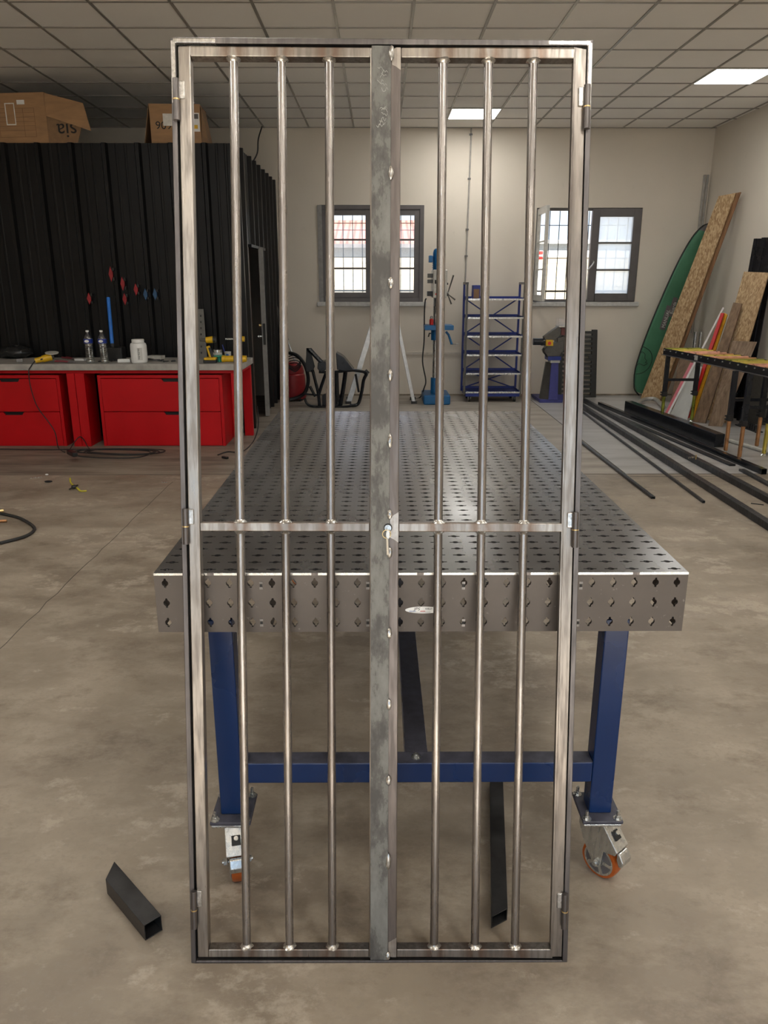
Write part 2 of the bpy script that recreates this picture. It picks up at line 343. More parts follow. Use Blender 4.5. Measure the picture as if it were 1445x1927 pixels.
# back wall with two window openings
W1 = (at(599, 476, Y=YB).x, at(797, 476, Y=YB).x, at(700, 568, Y=YB).z, at(700, 386, Y=YB).z)
W2 = (at(1006, 476, Y=YB).x, at(1202, 476, Y=YB).x, at(1100, 568, Y=YB).z, at(1100, 391, Y=YB).z)
TW = .3
g = MB(); g.box((XL-.25, YB, 0), (W1[0], YB+TW, ZC+.1)).box((W1[1], YB, 0), (W2[0], YB+TW, ZC+.1)).box((W2[1], YB, 0), (XR+.25, YB+TW, ZC+.1))
for W in (W1, W2): g.box((W[0], YB, 0), (W[1], YB+TW, W[2])).box((W[0], YB, W[3]), (W[1], YB+TW, ZC+.1))
struct(g.build('wall_back', 'wall_plaster', smooth=False))
struct(MB().box((XR, YF-.25, 0), (XR+.25, YB, ZC+.1)).build('wall_right', 'wall_plaster', smooth=False))
struct(MB().box((XL-.25, YF-.25, 0), (XL, YB, ZC+.1)).build('wall_left', 'wall_plaster', smooth=False))
# wall behind the camera with a wide open roller-door opening
g = MB(); g.box((XL, YF-.25, 0), (-2.2, YF, ZC+.1)).box((2.6, YF-.25, 0), (XR, YF, ZC+.1)).box((-2.2, YF-.25, 3.3), (2.6, YF, ZC+.1))
struct(g.build('wall_front', 'wall_plaster', smooth=False))
# thin joints and dirty seam at the foot of the walls
M('joint', (.10, .085, .07), .8); M('seam', (.28, .23, .17), .8, 0, .4, 8)
g = MB(); g.box((2.133, 6.5, -.001), (2.145, 10.9, .0008)).box((-3.4, 6.49, -.001), (3.4, 6.503, .0008)); g.box((2.15, 6.40, -.001), (3.25, 6.408, .0007))
struct(g.build('trim_2', 'joint', smooth=False))
cr_ = [Vector((-1.735+random.uniform(-.007, .007), 1.2+.12*i, 0)) for i in range(43)]
g = MB()
for a, b2 in zip(cr_[:-1], cr_[1:]): g.beam(a, b2, .0045, .0012)
struct(g.build('trim_3', 'joint', smooth=False))
struct(MB().box((-1.4, YB-.012, 0), (XR, YB, .022)).build('baseboard_back', 'seam', smooth=False))
# shallow horizontal conduit and vertical conduits
def px_tube(pts, r, Y=None, Z=None, n=8, sub=1): return MB().tube([at(a, b2, Y=Y, Z=Z) for a, b2 in pts], r, n, sub)
M('conduit', (.36, .34, .31), .5)
t1 = at(888, 242, Y=YB-.015); t2 = at(876, 530, Y=YB-.015)
g = MB().cyl((1.205, YB-.014, .95), (1.235, YB-.014, ZC), .011, 10)
c1 = thing('conduit', 'thin grey vertical conduit clipped to the back wall between the windows', 'conduit', (1.2, YB, .95))
g.build('pipe', 'conduit', c1)
for z in (3.50, 2.95, 2.30, 1.95): MB().box((1.2+(z-.95)*.0114-.018, YB-.03, z-.01), (1.2+(z-.95)*.0114+.022, YB, z+.01)).build('clip', 'grey_trim', c1)
M('cream', (.56, .51, .44), .6)
tag(MB().box((at(762, 665, Y=YB).x, YB-.018, at(762, 667, Y=YB).z), (at(866, 665, Y=YB).x, YB, at(762, 663, Y=YB).z)).build('cable_trunking', 'cream'), 'cream horizontal cable trunking low on the back wall behind the drill press', 'trunking')
a = at(1336, 329, Y=YB-.02)
for dx in (-.022, .022):
    tag(MB().cyl((a.x-.05+dx, YB-.02, .9), (a.x-.05+dx, YB-.02, a.z), .016, 10).build('corner_conduit', 'conduit'),
        'left pipe' and ('grey conduit in the back right corner, %s of the pair' % ('left' if dx < 0 else 'right')), 'conduit', 'conduits in the back right corner')
a = at(510, 463, Y=YB)
o = thing('wall_switch', 'small white switch box on the back wall beside the black booth', 'switch', (a.x, YB, a.z))
MB().box((a.x-.035, YB-.03, a.z-.04), (a.x+.035, YB, a.z+.04)).build('switch_box', 'white', o, .004); MB().box((a.x-.015, YB-.036, a.z-.02), (a.x+.015, YB-.03, a.z+.02)).build('rocker', 'light_grey', o)

# windows -------------------------------------------------------------
def ring(x0, x1, z0, z1, w_, y0, y1, g=None):
    g = g or MB()
    return g.box((x0, y0, z0), (x0+w_, y1, z1)).box((x1-w_, y0, z0), (x1, y1, z1)).box((x0+w_, y0, z1-w_), (x1-w_, y1, z1)).box((x0+w_, y0, z0), (x1-w_, y1, z0+w_))
def window(n, W):
    x0, x1, z0, z1 = W
    r = struct(MB().add([], []).box((x0-.03, YB-.05, z0-.06), (x1+.05, YB+.12, z0)).build('window_%d' % n, 'sill', bevel=.006))
    return r
w1 = window(1, W1); x0, x1, z0, z1 = W1
ring(x0, x1, z0, z1, .055, YB-.012, YB+.07).build('window_frame', 'grey_trim', w1, .004)
MB().box((x0, YB-.015, z0), (x0+.06, YB-.008, z1)).build('render_patch', 'door_edge', w1)
xm = at(697, 476, Y=YB).x; xn = x1-.055
for a, b2 in ((x0+.055, xm+.01), (xm+.06, xn)):
    s_ = ring(a, b2, z0+.055, z1-.055, .075, YB+.005, YB+.06).build('sash', 'grey_trim', w1, .004)
    MB().box((a+.07, YB+.03, z0+.12), (b2-.07, YB+.036, z1-.12)).build('pane', 'pane', s_, smooth=False)
    gg = MB()
    for y in (451, 505): zz = at(690, y, Y=YB).z; gg.box((a+.07, YB+.015, zz-.012), (b2-.07, YB+.05, zz+.012))
    gg.build('glazing_bar', 'grey_trim', s_)
MB().box((xm+.01, YB-.005, z0+.05), (xm+.06, YB+.055, z1-.05)).build('mullion', 'grey_trim', w1, .004)
MB().cyl((xm+.035, YB-.03, 1.93), (xm+.035, YB-.03, 1.80), .011, 8).box((xm+.025, YB-.03, 1.9), (xm+.045, YB, 1.92)).build('window_handle', 'aluminium', w1)
def grille(n, W, xs_px, ys_px, wr, lab):
    Yg = YB+TW-.05; gg = MB()
    o = thing('window_grille', lab, 'window bars', ((W[0]+W[1])/2, Yg, W[2]))
    for x in xs_px: gg.cyl((x, Yg, W[2]), (x, Yg, W[3]-.01), .006, 8)
    gg.build('vertical_bars', 'black', o)
    gg = MB()
    for y, hw in ys_px: zz = at(690, y, Y=Yg).z; gg.box((W[0], Yg-.006, zz-hw), (W[1], Yg+.006, zz+hw))
    gg.build('cross_bars', 'black', o)
grille(1, W1, [W1[0]+.20+.137*i for i in range(9)], ((420, .005), (433, .004), (484, .005), (547, .012)), .006, 'black security bars outside the window behind the gate centre')
w2 = window(2, W2); x0, x1, z0, z1 = W2
xs2 = at(1110, 476, Y=YB).x
ring(x0, x1, z0, z1, .035, YB+.03, YB+.09).build('window_frame', 'grey_trim', w2, .003)
s_ = ring(xs2, x1-.005, z0+.01, z1-.01, .105, YB-.01, YB+.06).build('sash', 'grey_trim', w2, .004)
MB().box((xs2+.1, YB+.02, z0+.11), (x1-.1, YB+.026, z1-.11)).build('pane', 'pane_frost', s_, smooth=False)
gg = MB()
for y in (457, 508): zz = at(1150, y, Y=YB).z; gg.box((xs2+.1, YB+.0, zz-.012), (x1-.1, YB+.045, zz+.012))
gg.build('glazing_bar', 'grey_trim', s_)
MB().tube([(xs2+.05, YB-.01, 1.88), (xs2+.05, YB-.05, 1.87), (xs2+.03, YB-.055, 1.83), (xs2-.03, YB-.055, 1.76)], .010, 8, 3).build('window_handle', 'aluminium', w2)
# left sash swung open into the room
so_ = MB(); xo = x0+.03
for a, b2, c, d in ((YB-.62, YB-.55, z0+.02, z1-.02), (YB-.07, YB, z0+.02, z1-.02), (YB-.55, YB-.07, z0+.02, z0+.10), (YB-.55, YB-.07, z1-.10, z1-.02)): so_.box((xo-.02, a, c), (xo+.02, b2, d))
so_ = so_.build('open_sash', 'light_grey', w2, .003, label='open casement sash, pale edge-on')
MB().box((xo-.003, YB-.56, z0+.09), (xo+.003, YB-.06, z1-.09)).build('pane', 'pane', so_, smooth=False)
gg = MB()
for y in (457, 508): zz = at(1150, y, Y=YB).z; gg.box((xo-.014, YB-.55, zz-.01), (xo+.014, YB-.07, zz+.01))
gg.build('glazing_bar', 'light_grey', so_)
grille(2, W2, [W2[0]+.10+.139*i for i in range(10)], ((424, .005), (486, .005), (548, .012)), .006, 'black security bars outside the window beside the surfboard bag')

# outside -------------------------------------------------------------
struct(MB().box((-40, YB+TW, -.4), (40, 60, -.15)).box((-40, -30, -.4), (40, YF-.25, -.12)).build('ground', 'asphalt', smooth=False))
tag(MB().box((-12, 18, -.15), (14, 18.25, at(650, 484, Y=18).z)).build('block_wall', 'block_wall', smooth=False), 'sunlit cream block boundary wall outside the windows', 'wall')
o = thing('house', 'white house with a red tiled roof beyond the boundary wall', 'building', (-2, 26, -.15))
ze = at(650, 460, Y=26).z; zr = at(650, 420, Y=29).z
MB().box((-14, 26, -.15), (3.2, 34, ze)).build('wall', 'ext_wall', o, smooth=False)
MB().add([(-15, 25.6, ze-.05), (3.6, 25.6, ze-.05), (3.6, 29, zr), (-15, 29, zr), (-15, 25.6, ze+.05), (3.6, 25.6, ze+.05), (3.6, 29, zr+.1), (-15, 29, zr+.1), (3.6, 34.4, ze), (-15, 34.4, ze)],
         [(0, 1, 2, 3), (4, 5, 6, 7), (0, 1, 5, 4), (1, 2, 6, 5), (3, 0, 4, 7), (6, 7, 9, 8)]).build('roof', 'roof_tiles', o, smooth=False)
MB().box((-15, 25.5, ze-.12), (3.6, 25.62, ze)).build('gutter', 'grey_trim', o, smooth=False)
o = thing('shed', 'white painted outbuilding standing beyond the right window', 'building', (8, 24, -.15))
zt = at(1060, 452, Y=24).z
MB().box((4.3, 24, -.15), (14, 30, zt-.1)).build('wall', 'ext_wall', o, smooth=False); MB().box((4.1, 23.8, zt-.1), (14.2, 30.2, zt)).build('roof', 'light_grey', o, smooth=False)
o = thing('marker_post', 'red and white striped post outside the right window', 'post', (at(1016, 500, Y=16).x, 16, -.15)); xx = at(1017, 480, Y=16).x
MB().cyl((xx, 16, -.15), (xx, 16, 2.0), .04, 12).build('post', 'white', o)
for y in (476, 485.5): z = at(1017, y, Y=16).z; MB().cyl((xx, 16, z-.03), (xx, 16, z+.03), .047, 12).build('band', 'strip_red', o)

# booth ---------------------------------------------------------------
BX, BY, BZ = -1.45, 8.42, 2.93
def corr(path_len, pitch=.333):
    pts = []; u = 0
    while u < path_len:
        for du, d in ((0, 0), (.075, 0), (.082, .005), (.098, .005), (.105, 0), (.165, 0), (.172, .005), (.188, .005), (.195, 0), (.262, 0), (.280, .038), (.315, .038)):
            if u+du < path_len: pts.append((u+du, d))
        u += pitch
    pts.append((path_len, 0)); return pts
def sheet(o, d, n, L, z0, z1, g):                    # o origin, d along, n outward normal
    o, d, n = Vector(o), Vector(d), Vector(n); P = corr(L); k = len(P); vs = []
    for off in (0, -.0015):
        for z in (z0, z1):
            for u, e in P: q = o+d*u+n*(e+off); vs.append((q.x, q.y, z))
    fs = [(i, i+1, k+i+1, k+i) for i in range(k-1)]+[(2*k+i+1, 2*k+i, 3*k+i, 3*k+i+1) for i in range(k-1)]
    fs += [(k+i, k+i+1, 3*k+i+1, 3*k+i) for i in range(k-1)]+[(i, 2*k+i, 2*k+i+1, i+1) for i in range(k-1)]
    return g.add(vs, fs)
g = sheet((BX, BY, 0), (-1, 0, 0), (0, -1, 0), BX-XL, 0.0, BZ, MB())
struct(g.build('wall_booth_front', 'booth_black', smooth=False))
D0, D1, DZ = 8.96, 10.0, 2.0
g = sheet((BX, BY, 0), (0, 1, 0), (1, 0, 0), D0-BY, 0, BZ, MB()); sheet((BX, D0, 0), (0, 1, 0), (1, 0, 0), D1-D0, DZ, BZ, g); sheet((BX, D1, 0), (0, 1, 0), (1, 0, 0), YB-D1, 0, BZ, g)
struct(g.build('wall_booth_side', 'booth_black', smooth=False))
struct(MB().box((XL, BY+.02, BZ-.06), (BX-.02, YB, BZ-.01)).build('trim_4', 'black', smooth=False))
struct(MB().box((BX-.006, D0-.02, DZ-.03), (BX+.045, D1+.02, DZ)).box((BX+.0, BY-.045, 0), (BX+.045, BY+.0, BZ)).build('trim_5', 'booth_black', smooth=False))
struct(MB().box((BX-.07, D0, 0), (BX, D0+.05, DZ-.03)).box((BX-.12, D0+.35, 0), (BX-.07, D0+.42, DZ-.03)).build('trim_6', 'wood_brown', smooth=False))
# open door leaf of the booth, hinged at its far jamb
h0 = Vector((BX+.0, 10.0, 0)); h1 = at(504, 784, Z=0); dd = (h1-h0).normalized()
nn = Vector((-dd.y, dd.x, 0))
dr = struct(MB().beam(h0+Vector((0, 0, 1.0)), h1+Vector((0, 0, 1.0)), .04, 1.98).build('door_1', 'door_blue', bevel=.003)); dr['label'] = 'dark blue booth door standing ajar'
e = h1+dd*.004
MB().obox(e+Vector((0, 0, 1.0)), dd, nn, (0, 0, 1), .008, .055, 1.98).build('door_edge', 'door_edge', dr)
side = nn if nn.x > 0 else -nn
side = -side
lk = h1-dd*.06
MB().cyl(lk+side*.02+Vector((0, 0, 1.10)), lk+side*.06+Vector((0, 0, 1.10)), .018, 12).build('lock_cylinder', 'brass', dr)
MB().cyl(lk+side*.02+Vector((0, 0, .97)), lk+side*.07+Vector((0, 0, .97)), .02, 12).tube([lk+side*.07+Vector((0, 0, .97)), lk+side*.07-dd*.12+Vector((0, 0, .97))], .010, 8).build('door_handle', 'zinc', dr)
MB().obox(e+dd*.003+Vector((0, 0, 1.0)), dd, nn, (0, 0, 1), .006, .03, .25).build('strike_plate', 'inkblack', dr)
MB().tube([at(493, 238, Y=11.0), at(486, 262, Y=10.9), at(484, 288, Y=10.6), at(474, 308, Y=10.2)], .009, 8, 6)
tag(MB().tube([at(493, 238, Y=11.1), at(486, 262, Y=11.0), at(484, 288, Y=10.6), at(473, 309, Y=10.1)], .009, 8, 6).build('ceiling_cable', 'rubber'), 'thin black cable dropping from the ceiling to the booth top', 'cable')

# ceiling lights ------------------------------------------------------
def panel(i, j, lab):
    x0_, y0_ = 3.86-.6*i, 10.72-.6*j
    o = thing('ceiling_light', lab, 'light', (x0_-.3, y0_-.3, ZC), group='square LED ceiling panels')
    MB().box((x0_-.588, y0_-.588, ZC-.006), (x0_-.012, y0_-.012, ZC+.002)).build('diffuser', 'led_panel', o, smooth=False)
    ring(0, 1, 0, 1, .1, 0, 1) if False else None
    g = MB()
    for a in ((x0_-.6, y0_-.6, x0_, y0_-.588), (x0_-.6, y0_-.012, x0_, y0_), (x0_-.6, y0_-.588, x0_-.588, y0_-.012), (x0_-.012, y0_-.588, x0_, y0_-.012)): g.box((a[0], a[1], ZC-.008), (a[2], a[3], ZC))
    g.build('panel_frame', 'white', o, smooth=False)
panel(4, 0, 'lit square ceiling panel seen above the blue shelf trolley')
panel(0, 3, 'lit square ceiling panel at the right edge, near the right wall')
for i, j, lb in ((11, 10, 'over the red bench'), (7, 12, 'over the floor left of the gate'), (1, 10, 'over the steel tubes on the floor'), (4, 13, 'over the gate'), (4, 17, 'right behind the viewpoint'), (10, 16, 'behind the viewpoint by the left wall'), (0, 16, 'behind the viewpoint by the right wall'), (7, 20, 'left one above the open roller door'), (2, 20, 'right one above the open roller door')): panel(i, j, 'added unseen square ceiling panel '+lb)  # extra panels out of view, added to light the room

# ================================================================== GATE
TILT = math.radians(11.0275)
GM = Matrix.Translation((-.0025, 1.49, .0)) @ Matrix.Rotation(-TILT, 4, 'X') @ Matrix.Rotation(.0042, 4, 'Y')
gate = thing('steel_gate', 'raw steel double gate with round bars leaning on the welding table', 'gate', mat=GM)
L = dict(local=True)
g = MB(); ox, oh = .4612, 2.148
g.box((-ox, 0, 0), (-ox+.0115, .034, oh)).box((ox-.0115, 0, 0), (ox, .034, oh)).box((-ox+.0115, 0, oh-.0115), (ox-.0115, .034, oh)).box((-ox+.0115, 0, 0), (ox-.0115, .034, .006))
g.box((-ox+.0115, .031, .006), (-ox+.024, .034, oh-.0115)).box((ox-.024, .031, .006), (ox-.0115, .034, oh-.0115)).box((-ox+.024, .031, oh-.026), (ox-.024, .034, oh-.0115)).box((-ox+.024, .031, .006), (ox-.024, .034, .018))
fr = g.build('outer_frame', 'frame_steel', gate, .0022, **L)
for s_ in (-1, 1):                                    # bright ground patches on the mitred corners
    gg = MB(); gg.box((s_*ox-s_*.0118, -.0004, oh-.16), (s_*(ox+.0003), .02, oh-.004)).box((s_*(ox-.10), -.0004, oh-.0118), (s_*(ox-.004), .02, oh+.0004))
    gg.build('ground_corner', 'weld', fr, .003, label='bright ground corner', **L)
D = .029; HT, HB, HM0, HM1 = 2.1315, .0135, 1.0655, 1.0855
def leaf(xa, xb, wa, wb, lab):
    g = MB(); y0 = .002
    if lab.startswith('left'): g.box((xa, y0, HB), (xa+wa, y0+D, HT))
    g.box((xb-wb, y0, HB), (xb, y0+D, HT))
    for a, b2 in ((HT-.021, HT), (HM0, HM1), (HB, HB+.0205)): g.box((xa+wa, y0, a), (xb-wb, y0+D, b2))
    return g.build('leaf_frame', 'leaf_steel', gate, .0025, label=lab, **L)
LF = leaf(-.4455, -.0035, .0265, .022, 'left leaf frame'); RF = leaf(.0, .4485, .0415, .0265, 'right leaf frame')
MB().box((.0, .002, HB), (.0415, .002+D, HT)).build('meeting_stile', 'stile_steel', RF, .0025, label='brownish mill-scale meeting stile', **L)
for a, b2 in ((HM0-.018, HM1+.02), (HT-.04, HT-.0005), (HB+.0005, HB+.045)): MB().prism([(.0212, .0012, a+.004), (.030, .0012, a), (.0412, .0012, a-.008 if a > .1 else a), (.0412, .0012, b2+(.006 if b2 < 2 else 0)), (.031, .0012, b2), (.0212, .0012, b2-.006)], (0, .0013, 0)).build('ground_patch', 'weld_soft', RF, .0008, label='bright ground patch', **L)
def collar(x, h, up, parent):
    g = MB(); n = 18; vs = []; k = 5; zc = .002+D/2; rnd = random.Random(int(h*1000+x*7777))
    for j in range(k):
        u = j/(k-1); rr_ = .0102+.0075*(1-u)**1.6*(1+.0*u); zz = h+up*(-.001+.008*u)
        for i in range(n): a = 2*math.pi*i/n; q = rr_*(1+.10*rnd.uniform(-1, 1)*(1-u)); vs.append((x+q*math.cos(a), zc+q*math.sin(a), zz+rnd.uniform(-.0007, .0007)))
    fs = [(j*n+i, j*n+(i+1) % n, (j+1)*n+(i+1) % n, (j+1)*n+i) for j in range(k-1) for i in range(n)]+[tuple(range(n)), tuple(range((k-1)*n, k*n))]
    g.add(vs, fs).build('weld_bead', 'weld', parent, **L)
def tint(x, h, parent):
    n = 20; 
    g = MB().cyl((x, -.0, 0), (x, 0, 0), .001)
for LFi, xs_ in ((LF, (-.3275, -.222, -.1165)), (RF, (.1345, .235, .334))):
    for x in xs_:
        for a, b2 in ((HM1, HT-.021), (HB+.0205, HM0)):
            MB().cyl((x, .002+D/2, a), (x, .002+D/2, b2), .0100, 28).build('bar', 'bar_steel', LFi, **L)
            collar(x, a, 1, LFi); collar(x, b2, -1, LFi)
st = MB().box((-.0228, -.0035, .010), (.0198, .002, 2.1325)).build('cover_strip', 'strip_steel', gate, .0008, label='flat grey-green mottled cover strip', **L)
# scratched chalk writing on the strip
g = MB(); rnd = random.Random(3)
for h_ in (2.083, 2.074, 2.066, 2.055, 2.047, 2.038, 2.0, 1.993, 1.985, 1.975, 1.968, 1.96):
    p = Vector((rnd.uniform(-.012, 0), -.0041, h_+.004)); pts = [p+Vector((i*.0028, 0, rnd.uniform(-.006, .004))) for i in range(6)]
    g.tube(pts, .0005, 4, 2)
g.build('chalk_marks', 'scribble', st, **L)
def lump(x, h, hl, parent, wd=.006):
    rnd = random.Random(int(h*999)); g = MB(); n = 12; k = 9; vs = []
    for j in range(k):
        u = j/(k-1)*2-1; r = math.sqrt(max(0.02, 1-u*u))
        for i in range(n): a = 2*math.pi*i/n; q = r*(1+rnd.uniform(-.16, .16)); vs.append((x+wd*q*math.cos(a)+rnd.uniform(-.0006, .0006), -.0036+.0045*q*math.sin(a), h+hl*u))
    g.add(vs, [(j*n+i, j*n+(i+1) % n, (j+1)*n+(i+1) % n, (j+1)*n+i) for j in range(k-1) for i in range(n)]+[tuple(range(n)), tuple(range((k-1)*n, k*n))])
    g.build('weld_bead', 'weld', parent, **L)
for h_, hl in ((2.117, .016), (1.866, .015), (1.628, .013), (1.424, .014), (1.276, .016), (1.106, .0115), (1.017, .013), (.826, .013), (.654, .013), (.467, .0125), (.264, .02), (.021, .010)):
    lump(.0205, h_, hl, st)
for s_, hs in ((-1, ((1.973, 2.06), (1.036, 1.119), (.095, .19))), (1, ((1.96, 2.052), (1.031, 1.113), (.094, .183)))):
    for a, b2 in hs:
        x = s_*.4495; m_ = (a+b2)/2
        hg = MB().cyl((x, -.006, m_+.001), (x, -.006, b2), .0072, 18).cyl((x, -.006, a), (x, -.006, m_-.001), .0072, 18).build('hinge', 'frame_steel', gate, **L)
        MB().cyl((x, -.006, m_-.0013), (x, -.006, m_+.0013), .0078, 18).build('washer', 'brass', hg, **L)
        MB().box((x-s_*.018, -.0025, m_+.004), (x-s_*.004, .003, b2-.002)).build('hinge_leaf', 'weld', hg, .002, **L)
        MB().box((x+s_*.002, -.0015, a+.002), (x+s_*.0115, .003, m_-.004)).build('hinge_leaf', 'frame_steel', hg, .002, **L)
# lock
lh = 1.0755; lx = .0165
MB().lathe([(.0100, 0), (.0100, .0005)], (lx, -.0036, lh), (0, -1, 0), 24).build('lock_hole', 'inkblack', st, **L)
MB().lathe([(.0083, -.002), (.0083, .0025), (.0076, .0032)], (lx, -.0036, lh-.001), (0, -1, 0), 24).build('lock_cylinder', 'zinc', st, label='round steel lock cylinder', **L)
gi = GM
def GW(x, y, h): return gi @ Vector((x, y, h))
ky = thing('key_ring', 'small steel keys on a brass ring hanging from the gate lock', 'keys', GW(lx, -.006, lh))
MB().prism([GW(lx-.0011, -.006, lh+.004), GW(lx+.0011, -.006, lh+.004), GW(lx+.0011, -.006, lh-.004), GW(lx-.0011, -.006, lh-.004)], GW(0, -.012, 0)-GW(0, 0, 0)).build('key_blade', 'zinc', ky)
kb = MB(); pts = [GW(lx+.0045*math.cos(a)*1.0, -.018, lh-.014+.0105*math.sin(a)) for a in [i*math.pi/8 for i in range(16)]]
kb.prism(pts, GW(0, -.0022, 0)-GW(0, 0, 0)).build('key_bow', 'aluminium', ky, .0004)
MB().tube([GW(lx-.003+.0095*math.cos(a), -.019, lh-.013+.0095*math.sin(a)) for a in [i*math.pi/12 for i in range(24)]], .0008, 6, closed=True).build('ring', 'brass', ky)
MB().beam(GW(lx-.002, -.021, lh-.023), GW(lx, -.014, lh-.062), .0014, .005).build('spare_key', 'zinc', ky, .0003)

# ================================================================== WELDING TABLE
TX0, TX1, TY0, TY1, TZ0, TZ1 = -.5385, .7365, 1.712, 4.105, .784, .937
tb = thing('welding_table', 'perforated steel welding table on blue legs with orange castors', 'table', (.098, 1.9, 0))
def hole_pts(r=.0079, hw=.0026, hl=.0135):            # circle with two slots along first axis
    a0 = math.asin(hw/r); pts = []
    for k in range(7): a = a0+(math.pi-2*a0)*k/6; pts.append((r*math.cos(a), r*math.sin(a)))
    pts += [(-hl, hw), (-hl-.0008, 0), (-hl, -hw)]
    for k in range(7): a = math.pi+a0+(math.pi-2*a0)*k/6; pts.append((r*math.cos(a), r*math.sin(a)))
    pts += [(hl, -hw), (hl+.0008, 0), (hl, hw)]
    return pts
def perf(nu, nv, pu, pv, O, U, V, Nn, th):            # perforated plate
    O, U, V, Nn = map(Vector, (O, U, V, Nn)); hp = hole_pts(hl=.0152 if nv > 10 else .0115); n = len(hp); g = MB()
    a, b2 = pu/2, pv/2
    if nv <= 10: hp = [(-y, x) for x, y in hp]
    rim = []
    for x, y in hp:
        s_ = min(a/abs(x) if abs(x) > 1e-6 else 9e9, b2/abs(y) if abs(y) > 1e-6 else 9e9); rim.append([x*s_, y*s_])
    # snap closest rim points to the four corners
    for cx, cy_ in ((a, b2), (-a, b2), (-a, -b2), (a, -b2)):
        i = min(range(n), key=lambda k: (rim[k][0]-cx)**2+(rim[k][1]-cy_)**2); rim[i] = [cx, cy_]
    vs = []; fs = []
    for j in range(nv):
        for i in range(nu):
            c = O+U*((i+.5)*pu)+V*((j+.5)*pv); k = len(vs)
            for off in (0, -th):
                vs += [c+U*x+V*y+Nn*off for x, y in hp]+[c+U*x+V*y+Nn*off for x, y in rim]
            for q in range(n):
                r = (q+1) % n
                fs += [(k+q, k+r, k+n+r, k+n+q), (k+2*n+q, k+3*n+q, k+3*n+r, k+2*n+r), (k+q, k+2*n+q, k+2*n+r, k+r)]
    return g.add(vs, fs)
PU = (TX1-TX0)/25; PV = (TY1-TY0)/48
g = perf(25, 48, PU, PV, (TX0, TY0, TZ1), (1, 0, 0), (0, 1, 0), (0, 0, 1), .008)
# object-space grid lines need the pitch: put the part's origin on the plate corner
top = g.build('table_top', 'table_steel', tb, smooth=False)
off = Vector((TX0, TY0, TZ1))-tb.matrix_basis.translation
top.data.transform(Matrix.Translation(-off)); top.data.transform(Matrix.Diagonal((.05/PU, .05/PV, 1, 1))); top.location = off; top.scale = (PU/.05, PV/.05, 1)
AH = (TZ1-TZ0)/3
def apron(O, U, L_, Nn): return perf(max(1, round(L_/.05)), 3, L_/max(1, round(L_/.05)), AH, O, U, (0, 0, 1), Nn, .008)
fa = apron((TX0, TY0, TZ0), (1, 0, 0), TX1-TX0, (0, -1, 0)).build('front_apron', 'apron_steel', tb, smooth=False)
apron((TX0, TY1, TZ0), (1, 0, 0), TX1-TX0, (0, 1, 0)).build('rear_apron', 'apron_steel', tb, smooth=False)
apron((TX0, TY0+.008, TZ0), (0, 1, 0), TY1-TY0-.016, (-1, 0, 0)).build('side_apron', 'apron_steel', tb, smooth=False)
apron((TX1, TY0+.008, TZ0), (0, 1, 0), TY1-TY0-.016, (1, 0, 0)).build('side_apron', 'apron_steel', tb, smooth=False)
MB().box((TX0, TY0-.0016, TZ1-.0055), (TX1, TY0+.001, TZ1+.0006)).build('edge_strip', 'zinc', tb, .0006, label='bright ground front edge')
for x in (-.27, -.02, .23, .48): MB().box((x-.004, TY0+.009, TZ0+.0), (x+.004, TY1-.009, TZ1-.009)).build('rib', 'apron_steel', tb, smooth=False)
for y in (2.4, 3.2): MB().box((TX0+.009, y-.004, TZ0+.02), (TX1-.009, y+.004, TZ1-.012)).build('rib', 'apron_steel', tb, smooth=False)
for x, z in ((491, 1102), (492, 1172), (692, 1102), (692, 1172), (872, 1102), (872, 1172), (1093, 1102), (1087, 1172)):
    p = at(x, z, Y=TY0-.001); MB().box((p.x-.004, TY0-.0012, p.z-.010), (p.x+.004, TY0, p.z-.004)).box((p.x-.004, TY0-.0012, p.z+.004), (p.x+.004, TY0, p.z+.010)).build('tab', 'mill_steel', fa)
    MB().box((p.x-.003, TY0-.0008, p.z-.004), (p.x+.003, TY0, p.z+.004)).build('tab_slot', 'inkblack', fa)
for x in (396, 592, 791, 992, 1197):
    p = at(x, 1078, Y=TY0); MB().box((p.x-.008, TY0-.002, TZ1-.0058), (p.x+.008, TY0+.004, TZ1+.0009)).build('edge_notch', 'frame_steel', fa)
# sticker
p = at(797, 1148, Y=TY0-.001); A_, B_ = .0445, .0088
stk = MB().prism([(p.x+A_*math.cos(2*math.pi*i/40), TY0-.0003, p.z+B_*math.sin(2*math.pi*i/40)) for i in range(40)], (0, -.0006, 0)).build('sticker', 'white', fa, smooth=False, label='white oval maker sticker')
TM = lambda x, z: frame_M((x, TY0-.0012, z), (1, 0, 0), (0, 0, 1))
text('lettering', 'JPS', .0105, 'inkblack', TM(p.x-.024, p.z+.0025), fa, sx_=1.15, shear=.25, ext=.0002)
text('lettering', 'WELD', .0062, 'inkblack', TM(p.x+.003, p.z+.003), fa, shear=.25, ext=.0002)
MB().box((p.x-.035, TY0-.0013, p.z-.0034), (p.x-.019, TY0-.0009, p.z-.0022)).build('blue_band', 'blue_print', fa); MB().box((p.x-.008, TY0-.0013, p.z-.0036), (p.x+.004, TY0-.0009, p.z-.0022)).build('red_band', 'red_print', fa)
g = MB()
for i in range(22): g.box((p.x-.033+i*.0023, TY0-.0013, p.z-.0062), (p.x-.0315+i*.0023, TY0-.0009, p.z-.0050))
g.build('small_print', 'grey_trim', fa)
